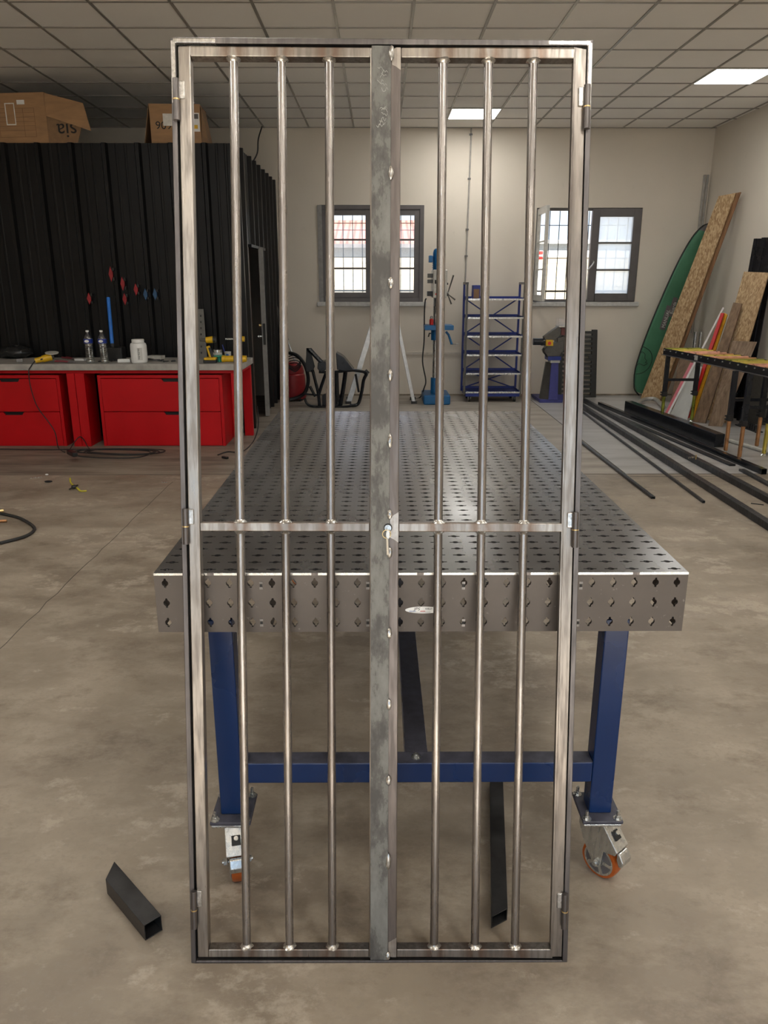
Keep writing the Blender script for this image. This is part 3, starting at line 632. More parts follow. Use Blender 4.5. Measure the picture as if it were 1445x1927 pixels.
# legs
LZ = .205; LX = ((-.436, -.374), (.571, .633))
YA = (1.78, 3.90)
for y in YA:
    for x0_, x1_ in LX:
        MB().box((x0_, y, LZ), (x1_, y+.06, TZ0)).build('leg', 'blue_paint', tb, .004)
        MB().box((x0_-.024, y-.034, LZ-.010), (x1_+.024, y+.094, LZ)).build('foot_plate', 'blue_dusty', tb, .003)
    MB().box((LX[0][1], y, .304), (LX[1][0], y+.052, .366)).build('cross_beam', 'blue_paint', tb, .004)
    MB().box((LX[0][1]+.001, y+.001, .3655), (LX[1][0]-.001, y+.051, .3668)).build('dust_film', 'blue_dusty', tb)
MB().box((.068, YA[0]+.052, .304), (.130, YA[1], .366)).build('long_beam', 'blue_paint', tb, .004); MB().box((.069, YA[0]+.052, .3655), (.129, YA[1], .3668)).build('dust_film', 'blue_dusty', tb)
def bolt(p, g, r=.009, hgt=.016):
    p = Vector(p); g.cyl(p, p+Vector((0, 0, .002)), r*1.35, 20); g.cyl(p+Vector((0, 0, .002)), p+Vector((0, 0, .009)), r*.85, 6); g.cyl(p+Vector((0, 0, .009)), p+Vector((0, 0, .009+hgt)), r*.5, 12); return g
bolt((.097, YA[0]+.026, .3665), MB(), .010, .002).build('bolt', 'zinc', tb)
def castor(cx, cy_, ang):
    T = Matrix.Translation((cx, cy_, 0)) @ Matrix.Rotation(ang, 4, 'Z')
    def X(g): g.v = [T @ v for v in g.v]; return g
    R, wd, off_ = .0545, .036, .030                    # local +x is the pedal side
    ca = MB().box((cx-.052, cy_-.062, .186), (cx+.052, cy_+.062, .194)).build('castor', 'zinc', tb, .003)
    X(MB().lathe([(.030, .170), (.036, .176), (.036, .186)], (0, 0, 0), (0, 0, 1), 24)).build('swivel_race', 'zinc', ca)
    X(MB().lathe([(R-.010, -wd/2), (R-.002, -wd/2+.001), (R, -wd/2+.006), (R+.0005, 0), (R, wd/2-.006), (R-.002, wd/2-.001), (R-.010, wd/2)], (off_, 0, R), (0, 1, 0), 48)).build('tyre', 'orange_wheel', ca)
    g = MB()
    for s_ in (-1, 1):
        g.lathe([(R-.011, 0), (R-.0095, .0012*s_), (R-.015, .0012*s_), (R-.017, -.006*s_)], (off_, s_*wd/2, R), (0, 1, 0), 40)
        g.cyl((off_, s_*wd/2-.004*s_, R), (off_, s_*(wd/2+.004), R), .016, 24)
        pass
        for k in range(5): a = k*2*math.pi/5; g.obox((off_+.027*math.cos(a), s_*wd/2+.001*s_, R+.027*math.sin(a)), (math.cos(a), 0, math.sin(a)), (0, 1, 0), (-math.sin(a), 0, math.cos(a)), .03, .004, .010)
    X(g).build('rim', 'zinc', ca)
    X(MB().cyl((off_, -wd/2-.0006, R), (off_, wd/2+.0006, R), R-.0105, 40)).build('wheel_disc', 'grey_trim', ca)
    for s_ in (-1, 1):
        y = s_*(wd/2+.008); g = MB()
        g.prism([(-.034, y, .186), (.036, y, .186), (.088, y, .118), (.084, y, .106), (.048, y, .098), (.042, y, R-.010), (.034, y, R-.016), (.026, y, R-.016), (.018, y, R-.010), (-.018, y, .105), (-.034, y, .150)], (0, s_*.003, 0))
        X(g).build('fork_plate', 'zinc', ca, .001)
    X(MB().prism([(-.02, -wd/2-.010, .184), (.036, -wd/2-.010, .186), (.089, -wd/2-.010, .118), (.087, -wd/2-.010, .114), (.03, -wd/2-.010, .178), (-.02, -wd/2-.010, .178)], (0, wd+.020, 0))).build('hood', 'zinc', ca, .001)
    X(MB().obox((.067, 0, .150), (.62, 0, -.78), (0, 1, 0), (.78, 0, .62), .026, .024, .003)).build('hood_slot', 'inkblack', ca, .001)
    X(MB().cyl((.060, 0, .148), (.070, 0, .160), .006, 12)).build('brake_screw', 'zinc', ca)
    X(MB().prism([(.084, -wd/2-.004, .112), (.094, -wd/2-.004, .110), (.106, -wd/2-.004, .088), (.102, -wd/2-.004, .072), (.092, -wd/2-.004, .070), (.084, -wd/2-.004, .090)], (0, wd+.008, 0))).build('brake_pedal', 'zinc', ca, .004, label='bright brake pedal')
    X(MB().cyl((off_, -wd/2-.024, R), (off_, wd/2+.024, R), .006, 12).cyl((off_, -wd/2-.020, R), (off_, -wd/2-.012, R), .010, 6).cyl((off_, wd/2+.012, R), (off_, wd/2+.020, R), .010, 6)).build('axle_bolt', 'zinc', ca)
    for a, b2 in ((-1, -1), (1, -1), (-1, 1), (1, 1)): bolt((cx+a*.042, cy_+b2*.052, LZ), MB()).build('bolt', 'zinc', ca)
castor(.602, 1.81, math.radians(-48)); castor(-.405, 1.81, math.radians(-78)); castor(.602, 3.93, math.radians(200)); castor(-.405, 3.93, math.radians(160))

# offcuts -------------------------------------------------------------
M('offcut', (.035, .034, .034), .38, .5, .35, 14)
a0 = Vector((-.735, 1.74, .0255)); a1 = Vector((-.578, 1.575, .0255))
tag(MB().tube_sq(a0+(a0-a1)*.06, a1, .048, .048, .0025, cut0=1.0).build('steel_offcut', 'offcut', bevel=.001), 'short square steel tube offcut lying left of the gate foot', 'metal offcut', 'steel tube offcuts on the floor')
tag(MB().tube_sq((.385, 2.19, .02), (.308, 1.606, .02), .042, .038, .0025, cut0=.9, cut1=.8).build('steel_offcut', 'offcut', bevel=.001), 'longer dark steel tube offcut lying under the table behind the gate bars', 'metal offcut', 'steel tube offcuts on the floor')

# ================================================================== WORKBENCH
WZ = .83; WY = 7.66
wb = thing('workbench', 'long red framed workbench with a grey concrete-look worktop', 'workbench', (-2.8, 8.0, 0))
MB().box((-5.4, WY, WZ-.062), (-1.355, 8.36, WZ)).build('worktop', 'worktop', wb, .004)
MB().box((-5.4, 7.70, WZ-.095), (-1.375, 7.75, WZ-.062)).build('rail', 'red_paint', wb, .002)
MB().box((-1.425, 7.75, WZ-.095), (-1.375, 8.33, WZ-.062)).build('rail', 'red_paint', wb, .002)
def px_x(x, Y=7.7, z=.7):  return at(x, 700, Y=Y).x
for xa, xb in ((124, 138.5), (139.5, 157)): MB().box((px_x(xa), 7.70, 0), (px_x(xb), 8.0, WZ-.0955)).build('leg', 'red_paint', wb, .002)
MB().box((-1.475, 7.70, 0), (-1.395, 7.76, WZ-.0955)).build('leg', 'red_paint', wb, .002)
MB().box((-1.465, 8.27, 0), (-1.375, 8.33, WZ-.0955)).build('leg', 'red_paint', wb, .002)
def cabinet(x0, x1, lab):
    o = thing('drawer_cabinet', lab, 'cabinet', ((x0+x1)/2, 8, 0), group='red drawer cabinets under the workbench'); z1 = .715; y0 = 7.72
    MB().box((x0, y0, .0), (x0+.03, 8.3, z1)).box((x1-.03, y0, .0), (x1, 8.3, z1)).box((x0+.03, y0, z1-.03), (x1-.03, 8.3, z1)).box((x0+.03, y0+.01, .0), (x1-.03, 8.3, .02)).box((x0+.03, 8.28, .02), (x1-.03, 8.3, z1-.03)).build('body', 'red_paint', o, .002)
    xm = (x0+x1)/2+.12
    for a, b2 in ((.353, z1-.036), (.004, .347)):
        d = MB(); N_ = [(x0+.034, a), (x1-.034, a), (x1-.034, b2), (xm+.105, b2), (xm+.085, b2-.03), (xm-.085, b2-.03), (xm-.105, b2), (x0+.034, b2)]
        dw = d.prism([(x, y0-.002, z) for x, z in N_], (0, .02, 0)).build('drawer', 'red_paint', o, .0015)
        MB().box((xm-.12, y0+.03, b2-.05), (xm+.12, y0+.034, b2)).build('handle_recess', 'inkblack', dw)
cabinet(px_x(180), px_x(416), 'red two-drawer cabinet under the bench, right of the double leg')
cabinet(-4.42, px_x(108), 'red two-drawer cabinet under the bench, cut off by the left edge')

# on the bench --------------------------------------------------------
def bottle(px_, yb, tiltx, lab):
    p = at(px_, yb, Z=WZ+.0); o = thing('water_bottle', lab, 'bottle', (p.x, p.y, WZ), group='water bottles on the workbench')
    pr = [(.030, 0), (.040, .006), (.042, .02)]
    for i in range(9): z = .03+i*.017; pr += [(.042, z), (.0395, z+.008)]
    pr += [(.042, .19), (.042, .235), (.038, .255), (.026, .275), (.0145, .292), (.0135, .305)]
    sh = MB().lathe(pr, (0, 0, 0), n=24); sh.v = [Vector((v.x+v.z*tiltx, v.y, v.z)) for v in sh.v]; sh.build('bottle_body', 'pet', o, **L)
    lb = MB().lathe([(.0427, .195), (.0427, .236)], (.215*tiltx, 0, 0), n=24); lb.build('label_band', 'blue_label', o, **L)
    MB().prism([(.215*tiltx+.022*math.cos(a), -.0435-.0*a, .216+.013*math.sin(a)) for a in [i*math.pi/8 for i in range(16)]], (0, -.002, 0)).build('label_oval', 'white', o, **L)
    MB().cyl((.31*tiltx, 0, .302), (.31*tiltx, 0, .318), .0155, 16).build('cap', 'white', o, **L)
    return o
bottle(170.5, 683.5, 0, 'clear water bottle with blue label, left one of two on the bench')
bottle(198, 683.5, -.03, 'clear water bottle with blue label, right one beside the blue tube')
p = at(263, 682.5, Z=WZ); o = thing('white_tub', 'white plastic tub with screw lid standing on the bench', 'tub', (p.x, p.y, WZ))
MB().lathe([(.070, 0), (.078, .008), (.080, .03), (.080, .165), (.074, .188), (.060, .197)], n=32).build('tub_body', 'white', o, **L); MB().lathe([(.056, .197), (.060, .200), (.060, .227), (.056, .230)], n=32).build('lid', 'white', o, **L)
MB().add([(.0805*math.sin(a), -.0805*math.cos(a), z) for a in (.10, .3, .5, .7) for z in (.03, .15)], [(0, 2, 3, 1), (2, 4, 5, 3), (4, 6, 7, 5)]).build('label_sheet', 'panel_white', o, **L)
for k, (aa, s_) in enumerate(((.28, 'Bauer'), (.5, 'marque'))): text('lettering', s_, .028, 'inkblack', frame_M((p.x+.082*math.sin(aa), p.y-.082*math.cos(aa), WZ+.035+.0*k), (0, 0, 1), (-math.cos(aa), -math.sin(aa), 0)), o) if False else None
g = MB()
for k in range(9): z = .04+k*.012; a0_, a1_ = .18, .18+.14+.1*((k*7) % 3)/3; g.add([(.0812*math.sin(a), -.0812*math.cos(a), zz) for a in (a0_, a1_) for zz in (z, z+.005)], [(0, 2, 3, 1)])
g.build('print', 'inkblack', o, **L)
# grinder with lead
p = at(80, 684, Z=WZ); gz = WZ+.035
o = thing('angle_grinder', 'yellow corded angle grinder lying on the bench at the left', 'power tool', (p.x, p.y, WZ))
a = at(66, 680, Y=p.y-.02); b_ = at(97, 671.5, Y=p.y+.05); a.z = max(a.z, WZ+.027); b_.z = max(b_.z, WZ+.038)
MB().cyl(a, a+(b_-a)*.45, .024, 16, .028).cyl(a+(b_-a)*.45, b_, .034, 16, .036).build('body', 'yellow', o); MB().cyl(b_, b_+(b_-a)*.14, .030, 16, .02).build('gear_head', 'saw_grey', o)
e_ = b_+(b_-a)*.05; MB().lathe([(.004, .032), (.062, .034), (.064, .042), (.004, .046)], e_, (.05, -.15, 1), 32).build('guard', 'light_grey', o)
MB().obox(a+(b_-a)*.55+Vector((0, -.034, .0)), (b_-a), (0, 1, 0), (0, 0, 1), .04, .004, .014).build('badge', 'inkblack', o)
tag(MB().tube([a, at(58, 690, Y=WY-.02), at(54, 700, Y=WY-.05), at(58, 730, Y=WY-.03), at(70, 765, Y=7.64), at(92, 795, Y=7.62), at(104, 815, Y=7.58), at(110, 843, Z=.008), at(122, 851, Z=.008)], .0055, 6, 6).build('grinder_lead', 'rubber'), 'black lead running from the angle grinder down the cabinet front', 'cable')
# black bag
p = at(18, 676, Z=WZ); rnd = random.Random(5); g = MB(); g.sphere((p.x, p.y+.12, WZ+.062), .16, 14, (1.25, .8, .42)); g.v = [v+Vector((rnd.uniform(-.012, .012), rnd.uniform(-.012, .012), rnd.uniform(-.008, .012))) for v in g.v]
for v in g.v: v.z = max(v.z, WZ+.001)
o = tag(g.build('tool_bag', 'plastic_bag'), 'crumpled black bag on the bench at the left edge', 'bag')
# pliers, scraps
def pliers(x, y, ang, mat_, lab):
    p = at(x, y, Z=WZ+.012); o = thing('pliers', lab, 'hand tool', p, group='hand tools on the bench'); c, s_ = math.cos(ang), math.sin(ang)
    R_ = lambda u, v, z=0: p+Vector((c*u-s_*v, s_*u+c*v, z))
    for k in (-1, 1): MB().tube([R_(.01, 0), R_(-.04, k*.018, .006), R_(-.12, k*.028, .010)], .008, 8, 3).build('grip', mat_, o)
    MB().prism([R_(.0, -.012, -.006), R_(.03, -.010, -.006), R_(.07, -.003, -.006), R_(.07, .003, -.006), R_(.03, .010, -.006), R_(0, .012, -.006)], (0, 0, .012)).build('jaw', 'grey_trim', o)
M('grip_red', (.18, .02, .03), .5); M('grip_orange', (.45, .16, .03), .5)
pliers(128, 681, .1, 'grip_red', 'dark red handled pliers on the bench left of the bottles'); pliers(136, 675, -.5, 'grip_red', 'second pliers with red handles behind the first on the bench')
pliers(288, 677, .2, 'black', 'black handled pliers on the bench right of the white tub')
def parcel(x, y, w_, d_, h_, mat_, rot, lab, name='packet'):
    p = at(x, y, Z=WZ); return tag(MB().obox(p+Vector((0, d_/2, h_/2)), (math.cos(rot), math.sin(rot), 0), (-math.sin(rot), math.cos(rot), 0), (0, 0, 1), w_, d_, h_).build(name, mat_, bevel=.003), lab, 'packet')
parcel(150, 679, .11, .07, .02, 'white', -.25, 'white paper packet on the bench left of the bottles')
o = parcel(232, 682, .12, .06, .032, 'white', .2, 'small white box with a red mark on the bench beside the tub')
pp = at(229, 678, Y=7.735); MB().cyl((pp.x, pp.y+.0, WZ+.018), (pp.x, pp.y+.01, WZ+.018), .007, 12)
parcel(292, 676, .15, .10, .035, 'light_grey', -.2, 'crumpled pale paper packet behind the white tub')
parcel(36, 681, .06, .03, .03, 'door_edge', .3, 'small grey metal block on the bench beside the bag')
parcel(113, 682, .035, .03, .022, 'light_grey', .1, 'small pale metal part on the bench left of the pliers')
parcel(106, 681, .03, .03, .02, 'door_edge', .5, 'small grey metal part beside the pale one on the bench')
# scraps further right
rnd = random.Random(12)
for k, (x, y) in enumerate(((300, 679), (308, 681), (321, 680), (186, 681), (213, 680))):
    p = at(x, y, Z=WZ+.005); g = MB()
    for q in range(3): a = rnd.uniform(0, 3.1); g.beam(p+Vector((rnd.uniform(-.02, .02), rnd.uniform(-.02, .02), .004*q)), p+Vector((math.cos(a)*.05, math.sin(a)*.04, .004*q+.002)), .008, .008)
    tag(g.build('metal_scrap', 'black'), ('dark metal scrap on the bench, %s' % ('just right of the white tub', 'in front of the pale packet', 'nearest the gate on the left', 'between the two bottles', 'left of the small white box')[k]), 'metal scrap', 'metal scraps on the bench')
# blue tube on a black base (dust brush / mallet like)
pb = at(222, 680, Y=8.0); o = thing('rubber_mallet', 'blue handled black tool standing on its head behind the bottles', 'hand tool', (pb.x, 8.0, WZ))
hb, ht = at(211, 647, Y=8.0), at(203.5, 560, Y=8.15)
MB().cyl(hb, ht, .019, 16, .018).build('handle', 'blue_tube', o); MB().cyl(hb-(ht-hb)*.08, hb, .022, 16).build('collar', 'black', o)
c_ = at(221, 668, Y=8.02); MB().box((c_.x-.09, 7.95, WZ+.0), (c_.x+.07, 8.09, at(221, 653, Y=8.0).z)).build('head', 'black', o, .012)
# perforated grey bracket leaning against the booth
p = at(378, 672, Y=8.2); o = thing('slotted_bracket', 'grey slotted steel bracket standing against the booth behind the drill', 'bracket', (p.x, 8.2, WZ))
MB().prism([(p.x-.035, 8.22, WZ), (p.x+.06, 8.22, WZ), (p.x+.03, 8.33, WZ+.50), (p.x-.035, 8.33, WZ+.50)], (0, .006, 0)).build('plate', 'saw_grey', o)
for k in range(7): z = WZ+.05+k*.062; MB().box((p.x-.005, 8.216+(z-WZ)*.22, z), (p.x+.008, 8.224+(z-WZ)*.22, z+.02)).build('slot', 'inkblack', o)
# cordless drill
p = at(397, 683, Z=WZ); dz = WZ; Yd = p.y
o = thing('cordless_drill', 'yellow and black cordless drill standing on its battery', 'power tool', (p.x, p.y, WZ))
P_ = lambda x, y, dy=0: at(x, y, Y=Yd+dy)
b0, b1 = P_(384, 683), P_(407, 671); MB().box((b0.x, Yd-.04, WZ), (b1.x, Yd+.05, WZ+.03)).build('battery', 'black', o, .006)
MB().box((b0.x+.008, Yd-.042, WZ+.03), (b1.x-.002, Yd+.052, WZ+.055)).build('battery_shoe', 'yellow', o, .008)
MB().beam(P_(391, 651), P_(398, 674), .035, .035, (0, 1, 0)).build('grip', 'yellow', o, .008); MB().beam(P_(394, 654, -.004), P_(400, 672, -.004), .02, .042, (0, 1, 0)).build('grip_rubber', 'black', o, .006)
MB().cyl(P_(388, 640), P_(401, 639), .030, 16, .033).build('motor_body', 'yellow', o); MB().cyl(P_(401, 639), P_(406, 639), .034, 16, .028).build('end_cap', 'black', o); MB().cyl(P_(388, 640), P_(380, 640), .022, 14, .016).cyl(P_(380, 640), P_(376, 640), .012, 12).build('chuck', 'saw_grey', o)
# can, lid, cup
p = at(410, 676, Y=7.98); o = thing('paint_can', 'clear jar with pale lid standing behind the yellow drill', 'jar', (p.x, 7.98, WZ))
MB().lathe([(.045, 0), (.046, .01), (.046, .10), (.044, .11)], n=24).build('jar_body', 'light_grey', o, **L); MB().lathe([(.047, .085), (.047, .112), (.04, .114)], n=24).build('lid', 'zinc', o, **L)
p = at(411, 661, Y=7.88); o = tag(MB().lathe([(.01, 0), (.07, .003), (.07, .009), (.01, .010)], (p.x+.01, 7.86, WZ+.055), (.0, 0, 1), 24).cyl((p.x+.01, 7.86, WZ), (p.x+.01, 7.86, WZ+.055), .02, 12).build('grinding_disc', 'green_plastic'), 'green disc standing on a hub beside the yellow drill', 'disc')
p = at(429, 672, Y=8.0); o = thing('plastic_cup', 'white cup with dark lettering standing behind the yellow torch', 'cup', (p.x, 8.0, WZ))
MB().lathe([(.028, 0), (.034, .09), (.031, .091), (.026, .004)], n=20).build('cup_body', 'panel_white', o, **L); MB().prism([(-.012, -.033, .02), (.014, -.033, .02), (.014, -.035, .07), (-.012, -.035, .07)], (0, -.001, 0)).build('cup_print', 'blue_print', o, **L)
tag(MB().tube([(p.x-.015, 8.0, WZ+.02), (p.x-.05, 8.0, WZ+.16)], .005, 8).build('marker_pen', 'blue_label'), 'dark blue pen leaning beside the white cup', 'pen')
a, b_ = at(418, 677, Y=7.80), at(464, 678, Y=7.80); a.z = b_.z = WZ+.037
o = thing('yellow_tool', 'yellow corded power tool lying behind the gate bar on the bench', 'power tool', (a.x, a.y, WZ))
MB().cyl(a, a+(b_-a)*.12, .034, 18).cyl(a+(b_-a)*.12, a+(b_-a)*.62, .030, 18).cyl(a+(b_-a)*.62, b_, .036, 18, .03).build('body', 'yellow', o); MB().cyl(a+(b_-a)*.66, a+(b_-a)*.80, .0375, 18).build('grip_band', 'black', o)
o = thing('cordless_drill', 'second yellow drill half hidden behind the gate bar', 'power tool', at(455, 672, Y=8.05)); 
P_ = lambda x, y: at(x, y, Y=8.05)
MB().cyl(P_(443, 638), P_(460, 638), .028, 14).build('motor_body', 'yellow', o); MB().cyl(P_(443, 638), P_(424, 638), .010, 10).build('bit', 'zinc', o); MB().beam(P_(452, 642), Vector((P_(452, 642).x, 8.05, WZ+.04)), .03, .03, (0, 1, 0)).build('grip', 'black', o, .005); MB().box((P_(445, 640).x, 8.0, WZ), (P_(462, 640).x, 8.1, WZ+.045)).build('battery', 'black', o, .006)
p = at(472, 677, Z=WZ); tag(MB().lathe([(.008, 0), (.05, .002), (.05, .012), (.008, .014)], (-1.42, 8.08, WZ), n=24).build('abrasive_disc', 'blue_print'), 'blue abrasive disc lying at the right end of the bench', 'disc')
# clamps hanging on the booth wall
for k, (x, y, hh, mm) in enumerate(((167, 562, 22, 'red_clamp'), (208, 516, 28, 'red_clamp'), (230, 534, 26, 'red_clamp'), (234, 563, 22, 'red_clamp'), (255, 545, 22, 'red_clamp'), (273, 554, 22, 'blue_clamp'), (291, 554, 22, 'blue_clamp'))):
    Yc = BY-.075; p = at(x, y, Y=Yc); s_ = hh/2/178.
    lab = ('lowest red hook clamp at the left, above the bottles', 'highest red clamp on the black booth wall', 'red clamp right of the highest one', 'red clamp directly below another red clamp', 'rightmost red clamp on the booth wall', 'left one of two dark blue clamps on the booth wall', 'right one of two dark blue clamps on the booth wall')[k]
    o = thing('magnetic_clamp', lab, 'clamp', p, group='clamps hung on the black booth wall')
    MB().prism([(p.x-.022, Yc, p.z), (p.x, Yc, p.z+s_), (p.x+.022, Yc, p.z+.02), (p.x+.022, Yc, p.z-.02), (p.x, Yc, p.z-s_)], (0, .018, 0)).build('plate', mm, o, .004)
    MB().box((p.x+.018, Yc, p.z-s_*.8), (p.x+.036, Yc+.03, p.z-s_*.4)).box((p.x+.018, Yc, p.z+s_*.4), (p.x+.036, Yc+.03, p.z+s_*.8)).box((p.x-.01, Yc+.018, p.z-.02), (p.x+.02, Yc+.034, p.z+.02)).build('magnet', 'black', o)
# cardboard boxes on the booth
def cbox(x0, x1, y0, y1, z0, z1, rot, nm, lab):
    c = Vector(((x0+x1)/2, (y0+y1)/2, z0)); o = thing(nm, lab, 'box', mat=Matrix.Translation(c) @ Matrix.Rotation(rot, 4, 'Z'), group='cardboard boxes on the booth roof')
    a, b2, h_ = (x1-x0)/2, (y1-y0)/2, z1-z0; g = MB()
    g.box((-a, -b2, 0), (a, -b2+.006, h_)).box((-a, b2-.006, 0), (a, b2, h_)).box((-a, -b2+.006, 0), (-a+.006, b2-.006, h_)).box((a-.006, -b2+.006, 0), (a, b2-.006, h_)).box((-a+.006, -b2+.006, 0), (a-.006, b2-.006, .006))
    return o, g.build('carton', 'cardboard', o, .002, local=True), a, b2, h_
zb = BZ
o, cb, a, b2, h_ = cbox(-3.95, -3.27, 8.47, 8.95, zb, zb+.46, math.radians(-6), 'cardboard_box', 'torn brown cardboard box with open flap, at the left on the booth')
MB().add([(a, -b2, h_), (a+.10, -b2-.03, h_-.10), (a+.42, -b2+.10, h_-.34), (a+.34, -b2+.2, h_-.02), (a, b2, h_), (a, -b2, h_-.006), (a+.10, -b2-.03, h_-.106), (a+.42, -b2+.10, h_-.346), (a+.34, -b2+.2, h_-.026), (a, b2, h_-.006)],
         [(0, 1, 2, 3, 4), (9, 8, 7, 6, 5), (0, 1, 6, 5), (1, 2, 7, 6), (2, 3, 8, 7), (3, 4, 9, 8)]) 
fl = MB(); F_ = [(a+.01, -b2-.012, h_-.01), (a+.40, -b2-.02, h_-.11), (a+.46, -b2-.03, h_-.36), (a+.02, -b2-.04, h_-.22)]
fl.prism(F_, (0, .008, 0)).build('flap', 'cardboard', o, **L)
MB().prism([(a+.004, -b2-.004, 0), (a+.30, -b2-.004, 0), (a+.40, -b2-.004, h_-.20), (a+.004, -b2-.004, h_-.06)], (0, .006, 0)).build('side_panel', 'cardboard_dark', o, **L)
MB().box((-.08, -b2-.002, .17), (.02, -b2, .37)).build('white_tear', 'dust_white', cb, **L); MB().box((-.068, -b2-.004, .18), (.012, -b2-.002, .36)).build('tape_patch', 'cardboard', cb, **L)
MB().box((.05, -b2-.002, .355), (.13, -b2, .395)).build('label_sheet', 'white', cb, **L)
g = MB()
for z in (.06, .12, .16, .20, .24, .28, .32): g.box((-.27, -b2-.0015, z), (.22, -b2, z+.003))
for x in (-.27, -.16, .1, .217): g.box((x, -b2-.0015, .06), (x+.003, -b2, .32))
g.build('printed_table', 'kraft_line', cb, **L)
Tt = o.matrix_basis @ frame_M((a+.31, -b2-.0055, .115), (-1, 0, 0), (.12, 0, -1)); text('lettering', 'sia', .19, 'inkblack', Tt, o, sx_=1.1)
o, cb, a, b2, h_ = cbox(-2.30, -1.80, 8.50, 8.90, zb, zb+.37, math.radians(3), 'cardboard_box', 'brown cardboard box marked with numbers, behind the gate corner')
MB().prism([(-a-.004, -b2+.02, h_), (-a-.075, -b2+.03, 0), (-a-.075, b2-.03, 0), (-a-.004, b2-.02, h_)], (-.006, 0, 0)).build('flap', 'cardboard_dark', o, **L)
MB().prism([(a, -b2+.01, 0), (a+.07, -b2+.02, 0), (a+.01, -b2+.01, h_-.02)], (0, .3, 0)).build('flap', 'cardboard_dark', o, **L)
text('lettering', '9090', .10, 'inkblack', o.matrix_basis @ frame_M((-a+.05, -b2-.002, .17), (1, 0, 0), (0, 0, 1)), o, sx_=1.1)
MB().box((-a+.13, -b2-.004, .17), (-a+.30, -b2-.002, .28)).build('label_sheet', 'dust_white', cb, **L); MB().box((a-.12, -b2-.004, .12), (a-.01, -b2-.002, .29)).build('label_sheet', 'white', cb, **L)
MB().box((a-.11, -b2-.0045, .235), (a-.02, -b2-.0035, .28)).build('barcode', 'grey_trim', cb, **L); MB().box((a-.07, -b2-.005, .145), (a-.03, -b2-.004, .18)).build('yellow_mark', 'yellow', cb, **L)

# ================================================================== FLOOR CABLES ON THE LEFT
g = MB(); rnd = random.Random(2)
pts = [at(0, 845, Z=.008), at(60, 846, Z=.008), at(116, 846, Z=.008)]
for k in range(5):
    x0_, x1_ = 112+rnd.uniform(0, 55), 262+rnd.uniform(0, 50); yt, yb = 844+rnd.uniform(0, 3), 854+rnd.uniform(0, 8); z_ = .008+.012*k
    pts += [at((x0_+x1_)/2-20, yt, Z=z_), at(x1_-12, yt+1.5, Z=z_), at(x1_, (yt+yb)/2, Z=z_), at(x1_-25, yb-1, Z=z_), at((x0_+x1_)/2, yb, Z=z_+.003), at(x0_+22, yb-2.5, Z=z_+.004), at(x0_, (yt+yb)/2, Z=z_+.006), at(x0_+15, yt+1, Z=z_+.01)]
tag(g.tube(pts, .0055, 6, 6).build('extension_cable', 'rubber'), 'black extension cable coiled on the floor before the red cabinets', 'cable')
tag(MB().beam(at(130, 850, Z=.09), at(142, 856, Z=.09), .05, .04).build('plug_socket', 'black', bevel=.008), 'black cable plug lying on the coiled extension cable', 'plug')
tag(MB().tube([at(132, 845, Z=.008), at(140, 832, Y=7.66), at(150, 822, Y=7.66), at(158, 828, Y=7.66), at(168, 844, Z=.06), at(184, 846, Z=.09)], .005, 6, 5).build('cable_loop', 'rubber'), 'thin black cable loop arching over the bench leg foot', 'cable')
tag(MB().tube([at(0, 966, Z=.012), at(35, 974, Z=.012), at(60, 988, Z=.012), at(64, 998, Z=.012), at(45, 1010, Z=.012), at(0, 1022, Z=.012)], .0105, 8, 6).build('air_hose', 'rubber'), 'thick black hose looping in from the left edge', 'hose')
o = thing('hose_fitting', 'small brass hose fittings on the floor at the left edge', 'fitting', at(4, 970, Z=0)); MB().cyl(at(-4, 962, Z=.015), at(7, 961, Z=.015), .012, 12).build('coupling', 'brass', o); MB().cyl(at(-4, 981, Z=.012), at(13, 980, Z=.012), .010, 12).build('coupling', 'zinc_copper', o)
o = thing('yellow_strap', 'yellow strap end tied with a black knot on the floor', 'strap', at(142, 916, Z=0))
MB().tube([at(132, 900, Z=.006), at(133, 908, Z=.006), at(139, 914, Z=.012), at(146, 919, Z=.012), at(152, 924, Z=.006), at(163, 923.5, Z=.006)], .0065, 6, 4).build('strap_end', 'strap_yellow', o); MB().sphere(at(139, 916, Z=.02), .022, 8, (1, 1, .7)).tube([at(130, 921, Z=.008), at(139, 916, Z=.02), at(146, 913, Z=.01)], .006, 6, 3).build('knot', 'black', o)
tag(MB().beam(at(57, 900, Z=.003), at(80, 897, Z=.003), .006, .005).build('metal_rod', 'zinc'), 'short thin pale rod on the floor left of the yellow strap', 'rod')
tag(MB().sphere(at(88, 893, Z=.008), .012, 8, (1.3, 1, .6)).build('white_chip', 'white'), 'small white chip on the floor near the slab joint', 'debris'); tag(MB().sphere(at(91, 906, Z=.006), .028, 8, (1.2, .8, .3)).build('dirt_lump', 'black'), 'dark dirt lump on the floor left of the yellow strap', 'debris')
tag(MB().beam(at(304, 907, Z=.003), at(314, 907, Z=.003), .006, .005).build('metal_rod', 'zinc'), 'short pale pin on the floor right of the slab crack', 'rod')
tag(MB().tube([at(484, 765, Y=8.3), at(486, 800, Y=8.1), at(478, 828, Z=.01), at(462, 846, Z=.01), at(446, 851, Z=.01), at(428, 850, Z=.01), at(410, 856, Z=.01)], .006, 6, 5).build('floor_lead', 'rubber'), 'black lead on the floor right of the red bench', 'cable')
tag(MB().beam(at(419, 860, Z=.012), at(428, 862, Z=.012), .03, .02).build('cable_plug', 'black', bevel=.004), 'small black plug on the floor by the right bench leg', 'plug')

